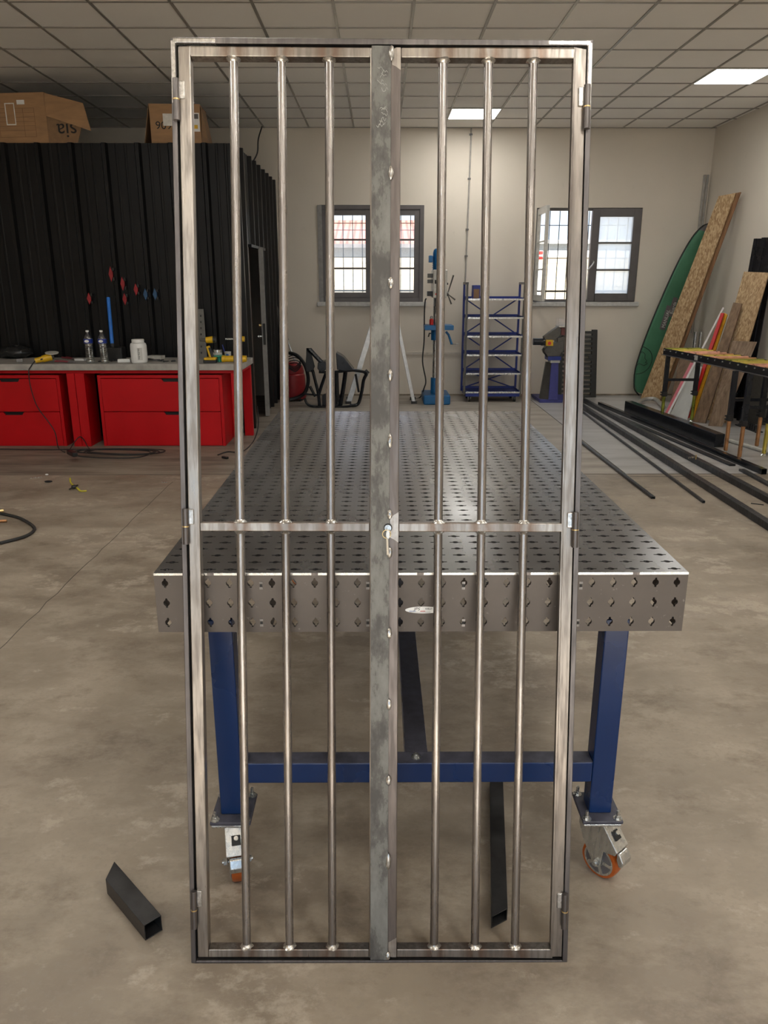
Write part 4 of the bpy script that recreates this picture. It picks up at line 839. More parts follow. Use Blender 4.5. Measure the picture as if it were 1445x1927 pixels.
# ================================================================== BACK LEFT: hoses, vacuum, motorcycle frame, ladder
o = thing('hanging_hoses', 'bundle of black hoses hanging on the booth corner', 'hose', (-1.2, 11.1, 0))
for k, pts in enumerate((((512, 560), (516, 600), (519, 650), (521, 700), (524, 742)), ((515, 570), (524, 600), (528, 650), (526, 700), (520, 742)), ((510, 575), (512, 640), (514, 700), (512, 740)), ((518, 575), (528, 605), (542, 640)))):
    MB().tube([at(x, y, Y=11.05+.05*k) for x, y in pts], .035 if k < 3 else .014, 8, 5).build('hose', 'black', o)
o = thing('vacuum_cleaner', 'red workshop vacuum with a black hose, behind the gate bars', 'vacuum', (-1.15, 10.9, 0))
a, b_ = at(540, 745, Y=10.9), at(570, 745, Y=10.9); cx = (at(533, 700, Y=10.9).x+at(569, 700, Y=10.9).x)/2
MB().lathe([(.17, .03), (.18, .06), (.165, .36), (.15, .38)], (cx, 10.9, 0), n=28).build('drum', 'vac_red', o); MB().lathe([(.155, .38), (.16, .40), (.14, .48), (.07, .53)], (cx, 10.9, 0), n=28).build('motor_head', 'vac_red', o)
g = MB()
for a in (.6, 2.2, 3.8, 5.4): g.cyl((cx+.15*math.cos(a), 10.9+.15*math.sin(a), .035), (cx+.15*math.cos(a)+.02, 10.9+.15*math.sin(a), .035), .034, 12)
g.build('castors', 'black', o)
MB().tube([at(544, 664, Y=10.7), at(560, 670, Y=10.65), at(574, 688, Y=10.6), at(580, 715, Y=10.6), at(574, 738, Y=10.6), at(560, 748, Y=10.62), at(545, 752, Y=10.6)], .025, 10, 6).build('hose', 'black', o)
for k in range(4): MB().tube([at(540+k*2, 672+k*4, Y=10.7), at(556, 668+k*5, Y=10.68), at(566, 676+k*4, Y=10.7), at(556, 690+k*3, Y=10.72), at(542, 686+k*2, Y=10.7)], .007, 6, 4).build('cable', 'rubber', o)
tag(MB().cyl(at(541, 640, Y=11.25), at(576, 740, Y=11.2), .014, 10).build('suction_wand', 'aluminium'), 'pale vacuum wand leaning behind the red vacuum', 'pipe')
mo = thing('motorcycle_frame', 'bare black motorcycle frame standing on the floor at the back', 'motorcycle frame', (-.6, 10.35, 0))
def mt(pts, r, dy=(0,), nm='frame_tube', mat_='black_gloss'):
    for d in dy: MB().tube([at(x, y, Y=10.33+d) for x, y in pts], r, 8, 3).build(nm, mat_, mo)
mt(((581, 655), (580, 695)), .032, (0,), 'steering_head'); mt(((582, 657), (592, 668), (606, 683), (612, 690)), .03, (-.04, .08), 'top_tube')
MB().prism([at(x, y, Y=10.28) for x, y in ((577, 660), (586, 668), (592, 690), (588, 700), (576, 700), (575, 680))], (0, .06, 0)).build('head_gusset', 'black', mo, .006)
MB().prism([at(x, y, Y=10.2) for x, y in ((598, 682), (612, 680), (616, 694), (604, 702), (597, 694))], (0, .26, 0)).build('tank_mount', 'black_gloss', mo, .01)
MB().prism([at(x, y, Y=10.2) for x, y in ((632, 664), (640, 668), (647, 673), (666, 697), (650, 699), (634, 696))], (0, .26, 0)).build('seat_pan', 'black_gloss', mo, .008)
mt(((600, 700), (630, 700), (664, 697), (690, 701)), .018, (-.1, .16), 'seat_rail')
mt(((686, 698), (692, 704)), .035, (0,), 'rear_bracket'); mt(((690, 701), (700, 701)), .007, (0,), 'bolt', 'zinc')
mt(((690, 703), (684, 716), (681, 735), (675, 758), (667, 763), (658, 763)), .022, (-.1, .12), 'rear_tube'); mt(((669, 704), (672, 720), (675, 738)), .015, (-.1, .12), 'rear_tube')
mt(((588, 696), (594, 720), (599, 742), (601, 764)), .02, (-.08, .1), 'down_tube'); mt(((613, 703), (606, 722), (600, 742)), .02, (-.08, .1), 'down_tube')
mt(((573, 750), (580, 762), (600, 766), (640, 766), (668, 763)), .016, (-.12, .16), 'cradle_tube'); mt(((583, 727), (593, 746)), .018, (0,), 'foot_peg'); mt(((573, 741), (600, 744)), .012, (0,), 'brace')
mt(((650, 700), (646, 730), (640, 765)), .028, (-.03, .12), 'down_tube'); mt(((632, 702), (634, 760)), .035, (0,), 'shock_mount'); mt(((618, 704), (625, 730), (640, 748)), .018, (0.05,), 'brace')
MB().prism([at(x, y, Y=10.3) for x, y in ((606, 744), (628, 738), (640, 764), (606, 764))], (0, .12, 0)).build('engine_mount', 'black', mo, .006)
# step ladder
ld = thing('step_ladder', 'aluminium folding step ladder standing behind the cover strip', 'ladder', (.03, 10.75, 0))
ap = at(730, 520, Y=10.75)
for y_ in (10.55, 10.95):
    fl_, bl_ = at(652, 762, Z=0), at(781, 757, Z=0)
    f0, b0 = Vector((fl_.x+.02, y_, 0)), Vector((bl_.x-.02, y_, 0)); tp = Vector((ap.x, 10.75+(y_-10.75)*.65, ap.z))
    MB().beam(f0, tp, .022, .07, (1, 0, 0)).build('stile', 'aluminium', ld, .002); MB().beam(b0, tp, .022, .045, (1, 0, 0)).build('rear_stile', 'aluminium', ld, .002)
    for q in (f0, b0): MB().box((q.x-.04, y_-.02, 0), (q.x+.04, y_+.02, .035)).build('rubber_foot', 'black', ld)
for k in range(1, 7):
    u = k/7; q = Vector((fl_.x+.02, 10.75, 0)).lerp(Vector((ap.x, 10.75, ap.z)), u); w_ = .20*(1-.35*u)
    MB().box((q.x-.03, 10.75-w_, q.z-.01), (q.x+.03, 10.75+w_, q.z+.01)).build('tread', 'aluminium', ld)
MB().box((ap.x-.08, 10.6, ap.z-.02), (ap.x+.08, 10.9, ap.z+.02)).build('top_cap', 'aluminium', ld, .006)

# ================================================================== DRILL PRESS
YD = 10.65; dp = thing('drill_press', 'tall blue pillar drill press by the back wall', 'drill press', (at(819, 760, Y=YD).x, YD, 0))
c = at(819, 700, Y=YD).x; Q = lambda x, y: at(x, y, Y=YD)
MB().box((Q(796, 700).x, YD-.22, 0), (Q(846, 700).x, YD+.35, .13)).build('base', 'drill_blue', dp, .02)
MB().cyl((c, YD, .13), (c, YD, Q(0, 711).z+.0), .062, 24).build('column_socket', 'drill_blue', dp, .004); MB().cyl((c, YD, .3), (c, YD, 1.55), .042, 24).build('column', 'zinc', dp)
z1_, z0_ = Q(0, 611).z, Q(0, 620).z
MB().box((Q(797.5, 615).x, YD-.22, z0_), (Q(851, 615).x, YD+.14, z1_)).build('work_table', 'drill_blue', dp, .006)
MB().cyl((c, YD, Q(0, 640).z), (c, YD, Q(0, 620).z), .068, 24).build('table_bracket', 'drill_blue', dp)
MB().tube([Q(839, 624), Q(844, 630), Q(850, 648)], .016, 8).build('crank_arm', 'drill_blue', dp); MB().cyl(Q(850, 648), Q(863, 647), .009, 8).build('crank_handle', 'zinc', dp)
MB().tube([Q(812, 628), Q(808, 627), Q(806, 634)], .010, 8).build('clamp_lever', 'black', dp)
MB().box((Q(813, 500).x, YD-.26, Q(0, 560).z), (Q(839, 500).x, YD+.14, Q(0, 508).z)).build('head', 'light_grey', dp, .012)
MB().cyl((c, YD-.12, Q(0, 560).z-.11), (c, YD-.12, Q(0, 560).z), .045, 20).cyl((c, YD-.12, Q(0, 560).z-.2), (c, YD-.12, Q(0, 560).z-.11), .02, 14).build('quill', 'zinc', dp)
MB().cyl((c, YD-.02, Q(0, 508).z), (c, YD-.02, Q(0, 476).z), .062, 24).lathe([(.062, 0), (.05, .04), (.03, .055)], (c, YD-.02, Q(0, 476).z), n=24).build('motor', 'drill_blue', dp)
g = MB()
for k in range(6): g.cyl((c, YD-.02, Q(0, 504-k*4).z), (c, YD-.02, Q(0, 504-k*4).z+.008), .068, 24)
g.build('cooling_fins', 'drill_blue', dp)
MB().box((Q(806, 500).x, YD-.1, Q(0, 494).z), (Q(813, 500).x, YD+.02, Q(0, 481).z)).build('terminal_box', 'drill_blue', dp, .008)
for ya, yb, m_ in ((523, 515, 'saw_grey'), (533, 526, 'saw_grey'), (557, 548, 'black')): MB().box((Q(803.5, 500).x, YD-.16, Q(0, ya).z), (Q(813, 500).x, YD-.06, Q(0, yb).z)).build('switch_box', m_, dp, .004)
MB().box((Q(816, 500).x, YD-.264, Q(0, 534).z), (Q(821, 500).x, YD-.26, Q(0, 527).z)).build('dial', 'inkblack', dp); MB().cyl((Q(818, 553).x, YD-.27, Q(0, 553).z), (Q(818, 553).x, YD-.26, Q(0, 553).z), .012, 12).build('stop_button', 'strip_red', dp)
hb = Q(841, 553); MB().cyl((hb.x-.04, YD-.1, hb.z), (hb.x+.01, YD-.1, hb.z), .028, 16).build('feed_hub', 'saw_grey', dp)
for x, y in ((852, 518), (855, 564), (848, 572)):
    e = Q(x, y); MB().tube([(hb.x, YD-.1, hb.z), (e.x, YD-.1, e.z)], [.006, .006, .011], 8).build('feed_lever', 'saw_grey', dp)
MB().cyl(Q(838, 534), Q(843, 534), .014, 10).build('knob', 'black', dp)
tag(MB().tube([Q(802.5, 562), Q(800, 566), Q(798.5, 590), Q(798, 640), Q(795, 680), Q(801, 715), Q(798, 730), at(790, 748, Z=.01), at(772, 752, Z=.01)], .009, 8, 5).build('power_lead', 'rubber'), 'black power lead hanging left of the drill press', 'cable')
o = thing('oil_can', 'small red oil can standing on the drill press table', 'can', (Q(811, 600).x, YD-.1, z1_+.002)); MB().lathe([(.026, 0), (.028, .01), (.028, .065), (.018, .08)], n=18).build('can_body', 'strip_red', o, **L); MB().lathe([(.018, .08), (.02, .09), (.02, .105), (.008, .115)], n=18).build('cap', 'zinc', o, **L)

# ================================================================== SHELF TROLLEY
YS0, YS1 = 10.68, 11.12; SX0, SX1 = at(884, 563, Y=YS0).x-.02, at(985, 563, Y=YS0).x+.01
ct = thing('shelf_trolley', 'blue steel shelf trolley with six trays on castors', 'trolley', ((SX0+SX1)/2, 10.9, 0))
szs = [at(930, y, Y=YS0).z for y in (563, 598, 633, 668, 703, 738)]
for z in szs:
    tr = MB().box((SX0, YS0, z-.012), (SX1, YS1, z)).box((SX0, YS1-.01, z), (SX1, YS1, z+.03)).box((SX0, YS0, z), (SX0+.008, YS1, z+.02)).box((SX1-.008, YS0, z), (SX1, YS1, z+.02)).build('tray', 'cart_blue', ct)
    MB().box((SX0, YS0-.01, z-.016), (SX1, YS0, z+.008)).build('front_lip', 'zinc', tr, .002)
zt = at(878, 531, Y=YS1).z
for x in (SX0-.012, SX1+.012):
    for y, m_, hh in ((YS1, 'cart_blue', zt), (YS0+.06, 'saw_grey', zt-.03)): MB().box((x-.014, y-.014, .1), (x+.014, y+.014, hh)).build('upright', m_, ct, .002)
    MB().box((x-.016, YS0+.04, zt-.03), (x+.016, YS1+.01, zt)).build('end_bar', 'grey_trim', ct, .002)
for a, b2 in ((0, 2), (2, 4), (4, 5)):
    for s_ in (0, 1): MB().beam((SX0 if s_ else SX1, YS1+.012, szs[a]), (SX1 if s_ else SX0, YS1+.012, szs[b2]), .006, .018).build('brace', 'cart_blue', ct)
for x in (SX0+.06, SX1-.06):
    for y in (YS0+.05, YS1-.05):
        cs = MB().cyl((x-.015, y, .045), (x+.015, y, .045), .045, 20).build('castor', 'black', ct); MB().box((x-.03, y-.03, .085), (x+.03, y+.03, .1)).box((x+.017, y-.02, .04), (x+.021, y+.02, .09)).box((x-.021, y-.02, .04), (x-.017, y+.02, .09)).build('fork', 'zinc', cs)
MB().box((SX0, YS0, szs[-1]-.06), (SX1, YS1, szs[-1]-.012)).build('base_tray', 'cart_blue', ct)
p = at(895, 558, Y=10.85); o = thing('plastic_bin', 'small blue bin on the top tray of the trolley', 'bin', (p.x, 10.85, szs[0]))
MB().box((p.x-.05, 10.78, szs[0]+.0005), (p.x+.05, 10.92, szs[0]+.18)).build('bin_body', 'cart_blue', o, .008); MB().box((p.x-.038, 10.777, szs[0]+.01), (p.x+.038, 10.781, szs[0]+.13)).build('bin_front', 'cardboard_dark', o)

# ================================================================== COLD SAW
YP = 10.6; R_ = lambda x, y, d=0: at(x, y, Y=YP+d)
sw = thing('cutting_saw', 'grey metal cutting saw on a purple blue pedestal', 'saw', (R_(1040, 755).x, YP, 0))
MB().prism([at(1015, 758, Z=.0), at(1058, 758, Z=0), at(1062, 747, Z=0), at(1000, 747, Z=0)], (0, 0, .045)).build('base_plate', 'saw_blue', sw, .004)
zc0, zc1 = .045, R_(0, 683).z
xa, xb = R_(1035, 700).x, R_(1050, 700).x
MB().prism([(xa, YP, zc0), (xb+.02, YP, zc0), (xb, YP, zc1), (xa+.01, YP, zc1)], (0, .12, 0)).build('pedestal', 'saw_blue', sw, .004)
MB().prism([(xa-.10, YP+.1, zc0), (xa, YP+.02, zc0), (xa+.01, YP+.02, zc1), (xa-.04, YP+.1, zc1)], (0, .06, 0)).build('pedestal_side', 'saw_grey', sw, .002)
MB().box((xa-.01, YP-.03, R_(0, 683).z), (xb+.01, YP+.15, R_(0, 678).z)).build('collar', 'panel_white', sw, .002); MB().box((xa-.05, YP-.05, R_(0, 678).z), (xb+.02, YP+.17, R_(0, 671).z)).build('turntable', 'cart_blue', sw, .004)
MB().prism([R_(x, y) for x, y in ((1023, 660), (1030, 671), (1052, 671), (1060, 660), (1062, 640), (1030, 650))], (0, .16, 0)).build('body', 'saw_grey', sw, .01)
MB().prism([R_(x, y, -.05) for x, y in ((1023, 634), (1036, 624), (1051, 614), (1056, 620), (1054, 632), (1044, 640), (1026, 641))], (0, .10, 0)).build('blade_cover', 'saw_grey', sw, .008)
MB().prism([R_(x, y, .02) for x, y in ((1048, 636), (1062, 632), (1066, 660), (1050, 660))], (0, .2, 0)).build('gearbox', 'saw_grey', sw, .01)
MB().cyl(R_(1003, 643), R_(1022, 643), .045, 18).build('motor', 'black_gloss', sw); MB().cyl(R_(1018, 646), R_(1030, 646), .032, 16).build('motor_neck', 'black', sw)
sb = MB().prism([R_(x, y, -.10) for x, y in ((1028, 651), (1041, 651), (1041, 640), (1028, 640))], (0, .05, 0)).build('switch_box', 'yellow', sw, .003); MB().cyl(R_(1034, 646, -.115), R_(1034, 646, -.1), .022, 14).build('stop_button', 'strip_red', sb)
M('vice_red', (.16, .05, .045), .5); MB().prism([R_(x, y) for x, y in ((1055, 617), (1066, 616), (1066, 631), (1056, 631))], (0, .16, 0)).build('vice', 'vice_red', sw, .006)
MB().tube([R_(1023, 655), R_(1022, 662), R_(1030, 672)], .010, 8).build('support_rod', 'black', sw); MB().box((R_(1050, 615).x, YP-.03, R_(0, 616).z), (R_(1066, 615).x, YP+.18, R_(0, 613).z)).build('top_plate', 'zinc', sw)
tag(MB().box((R_(1051, 610).x, YP-.02, R_(0, 613).z), (R_(1064, 610).x, YP+.15, R_(0, 600).z)).build('clear_container', 'clear_plastic', bevel=.004), 'clear plastic container standing on top of the saw', 'container')
# pallet
pz = at(1130, 622, Y=11.1).z; X0_, X1_ = at(1055, 700, Y=11.15).x-.05, 3.12
pl = thing('plastic_pallet', 'black slatted plastic pallet leaning on the back wall', 'pallet', ((X0_+X1_)/2, 11.15, 0))
P2 = lambda x, z, d=0: Vector((x, 11.10+.17*z/pz+d, z))
g = MB(); 
for x in (X0_, (X0_+X1_)/2-.05, X1_-.075): g.prism([P2(x, 0.01), P2(x+.075, 0.01), P2(x+.075, pz), P2(x, pz)], (0, .05, 0))
for k in range(15): z = .01+k*(pz-.06)/14; g.prism([P2(X0_, z), P2(X1_, z), P2(X1_, z+.030), P2(X0_, z+.030)], (0, .05, 0))
g.build('slat_frame', 'pallet_black', pl, .004); MB().prism([P2(X1_-.12, pz*.58), P2(X1_-.07, pz*.58), P2(X1_-.07, pz*.62), P2(X1_-.12, pz*.62)], (0, -.02, 0)).build('lug', 'pallet_black', pl)

# ================================================================== RIGHT: surfboard bag, boards
def lean_basis(b0, t0): return (Vector(t0)-Vector(b0))
# surfboard bag: outline in a plane just in front of the corner
B0 = at(1207, 745, Y=11.02); T0 = at(1336, 421, Y=10.98); B0.z = max(B0.z, .02)
ax = (T0-B0); Ls = ax.length; ax.normalize(); nrm = Vector((.25, -1, .12)); nrm = (nrm-ax*nrm.dot(ax)).normalized(); sdv = nrm.cross(ax).normalized()
if sdv.x < 0: sdv = -sdv
sb = thing('surfboard_bag', 'green surfboard bag with black tip leaning in the corner', 'surfboard bag', B0)
# outline: left edge measured from the photo, straight-ish right edge
wid = [(0, -.04, .06), (.02, -.13, .12), (.05, -.18, .18), (.14, -.255, .26), (.3, -.285, .30), (.5, -.28, .30), (.7, -.255, .20), (.82, -.22, .13), (.9, -.18, .07), (.95, -.13, .05), (.98, -.08, .035), (1., -.01, .015)]
def bag_part(u0, u1, nm, mat_):
    rows = []; n = 24
    for k in range(n+1):
        u = u0+(u1-u0)*k/n
        for (a, l, r), (a2, l2, r2) in zip(wid[:-1], wid[1:]):
            if a <= u <= a2+1e-9: f = (u-a)/(a2-a); rows.append((u, l+(l2-l)*f, r+(r2-r)*f)); break
    vs = []; m_ = 16
    for u, l, r in rows:
        cxx, hw = (l+r)/2, (r-l)/2; th = .05*min(1, hw/.08)
        for i in range(m_): a = 2*math.pi*i/m_; vs.append(B0+ax*(u*Ls)+sdv*(cxx+hw*math.cos(a))+nrm*(th*math.sin(a)*abs(math.sin(a))**-.3 if abs(math.sin(a)) > 1e-3 else 0))
    k = len(rows)
    return MB().add(vs, [(j*m_+i, j*m_+(i+1) % m_, (j+1)*m_+(i+1) % m_, (j+1)*m_+i) for j in range(k-1) for i in range(m_)]+[tuple(range(m_)), tuple(range((k-1)*m_, k*m_))]).build(nm, mat_, sb)
bg_ = bag_part(.015, .95, 'bag_body', 'bag_green'); bag_part(.95, 1., 'bag_tip', 'grey_trim'); 
MB().tube([B0+ax*(u*Ls)+sdv*l+nrm*.0 for u, l, r in wid], .010, 8, 3).build('piping', 'inkblack', sb)
def onbag(x, y):                                      # point of the bag's front plane under a pixel
    d = at(x, y, Y=10.)-Vector((0, 0, H)); d.normalize(); o0 = Vector((0, 0, H)); t_ = (B0+nrm*.056-o0).dot(nrm)/d.dot(nrm); return o0+d*t_
pts = [onbag(1207, 653), onbag(1214, 654), onbag(1224, 662), onbag(1227, 675), onbag(1222, 690), onbag(1210, 701), onbag(1197, 704)]
MB().tube(pts, .004, 6, 6).build('circle_line', 'inkblack', bg_)
MB().tube([onbag(*q) for q in ((1203, 666), (1208, 662), (1214, 667), (1213, 674), (1217, 679), (1214, 682), (1218, 684), (1211, 688), (1202, 684), (1197, 690))], .0035, 6, 2).build('emblem_line', 'inkblack', bg_)
bd = (onbag(1264, 570)-onbag(1249, 617)).normalized(); lf = nrm.cross(bd); lf = -lf if lf.x > 0 else lf
MB().obox(onbag(1253, 598)-nrm*.004, bd, lf, nrm, .33, .085, .012).build('logo_patch', 'grey_trim', bg_, .03); MB().obox(onbag(1266, 578)-nrm*.004, bd, lf, nrm, .26, .07, .012).build('logo_patch', 'grey_trim', bg_, .03)
text('lettering', 'MANUAL', .072, 'light_grey', frame_M(onbag(1247.5, 617)+nrm*.004, bd, lf), bg_, ext=.002, sx_=.85); text('lettering', 'Boards', .068, 'light_grey', frame_M(onbag(1263, 591)+nrm*.004, bd, lf), bg_, ext=.002, sx_=.85)
def plank(bl, br_, tl, tr_, th, mat_, name, lab, cat='board', nv=None, edge=None, group=None):
    bl, br_, tl, tr_ = map(Vector, (bl, br_, tl, tr_)); n_ = (br_-bl).cross(tl-bl).normalized()
    if n_.y > 0: n_ = -n_
    if nv is not None: n_ = Vector(nv)
    o = thing(name, lab, cat, (bl+br_)/2, group=group); MB().prism([bl, br_, tr_, tl], -n_*th).build('board', mat_, o, .0015, smooth=False); return o
# long OSB boards leaning on the right wall (two, one behind the other)
b0, b1 = at(1203, 752, Z=0), at(1236, 757, Z=0); t0, t1 = at(1351, 372, X=XR-.42), at(1386, 362, X=XR-.05)
t0 = at(1352, 369, X=4.27); t1 = at(1384, 363, X=4.40); b0 = at(1204, 752, Z=0); b1 = at(1240, 756.5, Z=0)
plank(b0, b1, t0, t1, .02, 'osb', 'osb_board', 'long narrow chipboard strip leaning over the green bag', group='long boards leaning by the surfboard bag')
sh = Vector((.075, .05, 0)); plank(b0+sh, b1+sh, t0+Vector((.045, .02, 0)), t1+Vector((.06, .0, .01)), .022, 'plank_edge', 'wooden_board', 'second brown board directly behind the chipboard strip', group='long boards leaning by the surfboard bag')
# corner pipes
for k, x in enumerate((1303, 1313)): q0 = at(x-1, 700, Y=10.9); tag(MB().cyl((q0.x, 10.9, 0), (q0.x+.01, 10.95, at(x, 625, Y=10.9).z), .022, 12).build('standing_pipe', 'zinc'), ('short steel pipe standing behind the roller table, %s of two' % ('left', 'right')[k]), 'pipe', 'standing pipes in the corner')
# leaning stack behind the roller table, resting on the right wall
def lp(x, y, Y): return at(x, y, Y=Y)
M('black_profile', (.012, .012, .015), .28, .5, .2, 6)
pf = thing('cladding_bundle', 'bundle of black ribbed cladding sheets leaning at the right edge', 'sheet metal', (4.1, 9.2, 0))
for k in range(3):
    xb = 1383+k*17; xt = 1427+k*15; tt = at(xt, 449-k*2, X=4.47); bb = Vector((4.32, tt.y-.1, .01))
    MB().beam(bb, tt, .10, .02, (1, 1, 0)).build('sheet', 'black_profile', pf, .002)
    MB().beam(bb+Vector((-.02, 0, 0)), tt+Vector((-.02, 0, 0)), .022, .03, (1, 1, 0)).build('rib', 'black_profile', pf, .003)
def quad(bots, tops, th, mat_, name, lab, cat, sh=(0, 0)):   # bottoms on the floor, tops at a given X
    P = [at(x, y, Z=0) for x, y in bots]+[at(x, y, X=xx) for x, y, xx in tops]
    for p in P[:2]: p.z = .003
    P = [p+Vector((sh[0], sh[1], 0)) for p in P]
    n_ = (P[1]-P[0]).cross(P[2]-P[1]).normalized()
    if n_.y > 0: n_ = -n_
    o = thing(name, lab, cat, (P[0]+P[1])/2); MB().prism(P, -n_*th).build('panel_body', mat_, o, .0015, smooth=False); return o
quad(((1318, 790), (1362, 797)), ((1444, 513, 4.36), (1397, 511, 4.30)), .016, 'osb', 'chipboard_sheet', 'tall chipboard panel leaning in the stack at the right', 'board', (.03, .03))
quad(((1329, 801), (1355, 803)), ((1421, 643, 4.22), (1375, 641, 4.12)), .02, 'old_plank', 'wooden_plank', 'weathered wide plank with a straight top, in front of the chipboard panel', 'board', (.012, -.02))
quad(((1303, 794), (1327, 797)), ((1396, 571, 4.24), (1380, 569, 4.18)), .024, 'dark_plank', 'wooden_plank', 'dark brown narrow plank leaning left of the wide plank', 'board')
quad(((1262, 779), (1292, 790)), ((1320, 690, 3.98), (1306, 683, 3.95)), .012, 'panel_white', 'plastic_sheet', 'white sheet leaning behind the roller table', 'sheet')
quad(((1251, 777), (1256, 778)), ((1305, 683, 3.99), (1299, 682, 3.98)), .02, 'pink', 'painted_batten', 'faded pink painted batten beside the white sheet', 'batten')
quad(((1289, 786), (1295, 787)), ((1362, 589, 4.26), (1356, 589, 4.25)), .02, 'strip_red', 'painted_batten', 'red painted batten leaning behind the roller table', 'batten')
quad(((1296, 787), (1303, 788)), ((1367, 592, 4.28), (1362, 589, 4.27)), .02, 'strip_yellow', 'painted_batten', 'yellow painted batten right against the red one', 'batten', (.03, .05))
a = at(1256, 781, Z=0.01); tag(MB().beam(a, at(1361, 579, X=4.30), .014, .02, (1, 0, 0)).build('thin_batten', 'white', bevel=.002), 'thin white batten leaning left of the red one', 'batten')
quad(((1240, 770), (1262, 771)), ((1290, 660, 3.99), (1264, 660, 3.93)), .02, 'dark_plank', 'wooden_plank', 'dark board in the shade under the roller table end', 'board', (.12, -.02))
quad(((1402, 797), (1440, 801)), ((1447, 690, 4.26), (1412, 690, 4.22)), .016, 'saw_grey', 'grey_sheet', 'grey sheet leaning at the right edge behind the roller table legs', 'sheet')

# ================================================================== ROLLER CONVEYOR
CZ = .865
cn = thing('roller_table', 'black roller feed table with coloured rollers on adjustable legs', 'roller table', (3.5, 8.0, 0))
cs0, ce0 = at(1249, 655, Z=CZ), at(1445, 693, Z=CZ); u_ = (ce0-cs0).normalized(); vv = Vector((-u_.y, u_.x, 0)); vv = vv if vv.x > 0 else -vv
WD = .42; Lc = 3.6
def CP(a, b2, z=CZ): q = cs0+u_*a+vv*b2; return Vector((q.x, q.y, z))
for b2 in (0, WD): 
    rl = MB().beam(CP(0, b2, CZ-.035), CP(Lc, b2, CZ-.035), .006, .07).beam(CP(0, b2+(.012 if b2 == 0 else -.012), CZ-.068), CP(Lc, b2+(.012 if b2 == 0 else -.012), CZ-.068), .03, .005).build('side_rail', 'black_gloss', cn)
MB().beam(CP(0, -.004, CZ-.073), CP(Lc, -.004, CZ-.073), .03, .008).build('rail_flange', 'grey_trim', cn)
for k in range(24):
    a = .05+k*.15; m_ = ('zinc_green', 'clear_zinc_yellow', 'clear_zinc_yellow', 'zinc_pink', 'zinc_pink', 'zinc_copper', 'clear_zinc_yellow', 'zinc_pink', 'zinc_copper')[k % 9]
    MB().cyl(CP(a, .006, CZ-.018), CP(a, WD-.006, CZ-.018), .024, 16).build('roller', m_, cn)
    MB().cyl(CP(a, -.014, CZ-.02), CP(a, -.002, CZ-.02), .008, 6).build('axle_nut', 'zinc', cn)
q = CP(.83, -.0045, CZ-.035); MB().obox(q, u_, vv, (0, 0, 1), .07, .002, .05).build('rating_plate', 'light_grey', cn)
def cleg(x, y, m_, top=CZ-.075, zs=.33):
    o_ = MB().box((x-.022, y-.022, zs-.02), (x+.022, y+.022, top)).build('leg', 'black_gloss', cn, .003)
    MB().cyl((x, y, .02), (x, y, zs), .019, 16).build('telescopic_foot', m_, o_); MB().cyl((x, y, 0), (x, y, .02), .030, 16, .012).build('foot_pad', 'zinc', o_)
    MB().cyl((x-.05, y, zs+.0), (x, y, zs+.0), .006, 8).cyl((x-.05, y, zs+.03), (x, y, zs+.03), .006, 8).box((x-.026, y-.026, zs-.015), (x+.026, y+.026, zs+.035)).build('lock_bolt', 'black', o_)
A0 = CP(.05, .02); B0_ = CP(.05, WD-.02)
Aq = Vector((A0.x, A0.y)); Bq = Vector((B0_.x, B0_.y))
cleg(A0.x+.02, A0.y, 'zinc_green'); cleg(3.74, 9.13, 'zinc_green')
MB().box((A0.x+.02, A0.y-.01, .49), (3.74, A0.y+.02, .52)).build('leg_brace', 'black_gloss', cn)
cleg(3.39, 7.38, 'zinc_copper'); cleg(3.395, 7.09, 'zinc_copper'); cleg(3.70, 7.24, 'clear_zinc_yellow'); cleg(3.80, 7.6, 'zinc_copper')
MB().box((3.395, 7.12, .47), (3.72, 7.16, .50)).build('leg_brace', 'black_gloss', cn); MB().box((3.39, 7.38, .50), (3.80, 7.42, .53)).build('leg_brace', 'black_gloss', cn)

# ================================================================== FLOOR STEEL ON THE RIGHT
bm0, bm1 = at(1174, 774, Z=0), at(1344, 842, Z=0); bw = .10; d_ = (bm1-bm0).normalized(); n_ = Vector((-d_.y, d_.x, 0)); n_ = n_ if n_.x > 0 else -n_
bh = (at(1344, 817, Y=bm1.y).z)
o = thing('box_beam', 'thick black square steel beam lying on the floor under the roller table', 'steel beam', (bm0+bm1)/2)
MB().beam(bm0+n_*bw/2+Vector((0, 0, bh/2)), bm1+n_*bw/2+Vector((0, 0, bh/2)), bw, bh).build('beam_body', 'black_gloss', o, .006)
def ftube(p0, p1, w_, h_, lab, mat_='dark_tube', z=0., name='steel_tube'):
    a, b2 = at(*p0, Z=0), at(*p1, Z=0); up = Vector((0, 0, h_/2+z))
    return tag(MB().tube_sq(a+up, b2+up, w_, h_, .003).build(name, mat_, bevel=.0015), lab, 'steel tube', 'steel tubes lying on the floor at the right')
def ext(p0, p1, k):                                   # lengthen a tube past its visible end
    a, b2 = at(*p0, Z=0), at(*p1, Z=0); return a, b2+(b2-a)*k
def ftube2(p0, p1, k0, k1, w_, h_, lab, z=0., mat_='dark_tube'):
    a, b2 = at(*p0, Z=0), at(*p1, Z=0); d = b2-a; up = Vector((0, 0, h_/2+z))
    return tag(MB().tube_sq(a-d*k0+up, b2+d*k1+up, w_, h_, .003).build('steel_tube', mat_, bevel=.0015), lab, 'steel tube', 'steel tubes lying on the floor at the right')
ftube2((1093, 834), (1229, 939), .08, 0, .030, .02, 'flat steel tube on the floor nearest the welding table')
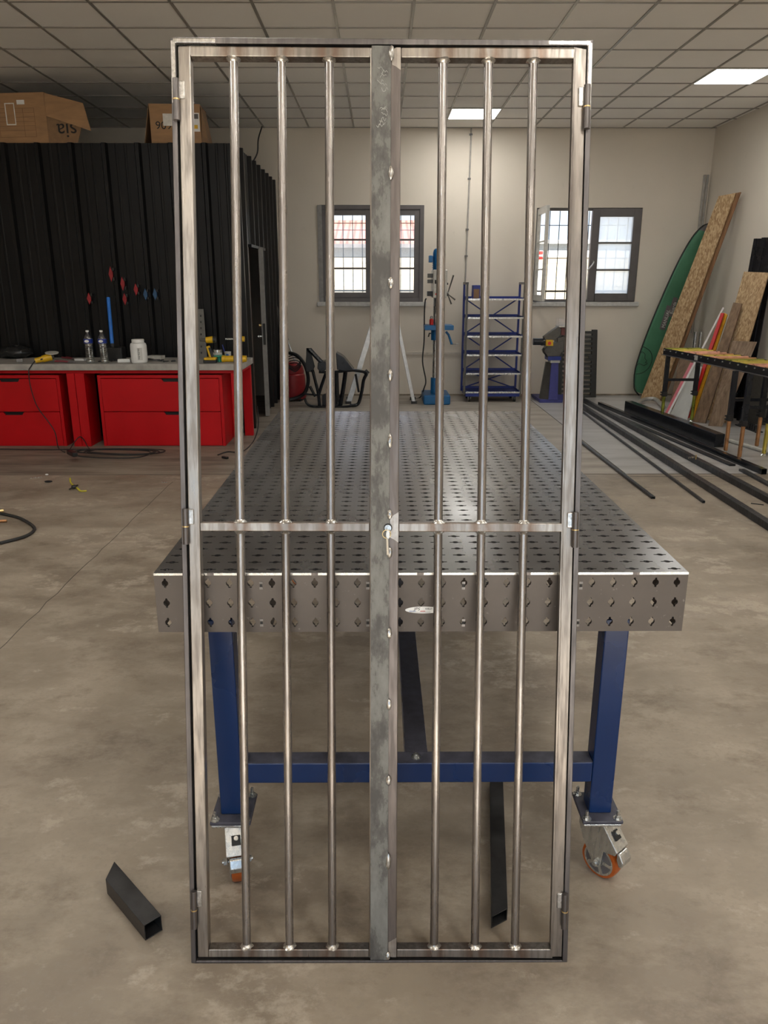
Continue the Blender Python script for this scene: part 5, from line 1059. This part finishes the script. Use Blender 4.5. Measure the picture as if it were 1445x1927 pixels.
ftube2((1095, 776), (1324, 947), .05, 0, .020, .02, 'thin bright steel tube, second on the floor from the welding table')
ftube2((1095, 768), (1441, 992), .1, .12, .055, .05, 'thick dark square tube running out at the right edge', )
ftube2((1095, 755), (1443, 944), .0, .1, .055, .05, 'thick dark tube parallel behind the first thick one')
ftube2((1128, 763), (1437, 893), .0, 0, .05, .05, 'black tube ending near the roller table foot', mat_='black_gloss')
ftube2((1165, 786), (1378, 877), .0, 0, .06, .015, 'flat grey steel bar between the dark tubes')
ftube2((1395, 886), (1445, 913), .0, .5, .05, .02, 'flat dark bar at the right edge before the roller table')
o = thing('small_clamp', 'small metal clamp lying on a dark steel tube', 'clamp', at(1305, 862, Z=.05)); q = at(1303, 862, Z=.07)
MB().beam(q+Vector((-.04, 0, 0)), q+Vector((.05, .04, 0)), .015, .012).build('clamp_bar', 'zinc', o); MB().cyl(q+Vector((.03, 0, -.012)), q+Vector((.03, .0, .03)), .006, 8).build('clamp_screw', 'brass', o)
tag(MB().tube([at(1199, 759, Z=.03), at(1212, 752, Z=.05), at(1232, 751, Z=.06), at(1243, 760, Z=.04), at(1249, 766, Z=.03)], .028, 12, 6).build('exhaust_pipe', 'aluminium'), 'bent grey metal pipe on the floor by the chipboard foot', 'pipe')
tag(MB().cyl(at(1366, 827, Z=.02), at(1460, 855, Z=.02), .020, 12).build('galvanised_pipe', 'light_grey'), 'pale straight pipe on the floor under the roller table', 'pipe')
g = MB(); c0 = at(1395, 792, Z=.05); c1_ = at(1425, 806, Z=.05)
for k in range(8): q = c0.lerp(c1_, k/7); g.box((q.x-.02, q.y-.02, 0), (q.x+.02, q.y+.01, .07))
g.beam(c0-Vector((.03, 0, .045)), c1_-Vector((-.03, 0, .045)), .08, .012); tag(g.build('toothed_rail', 'black'), 'black toothed rail on the floor behind the roller table legs', 'rail')
tag(MB().beam(at(1413, 947, Z=.004), at(1437, 950, Z=.004), .008, .006).build('metal_rod', 'black'), 'short dark nail on the floor at the right edge', 'rod')
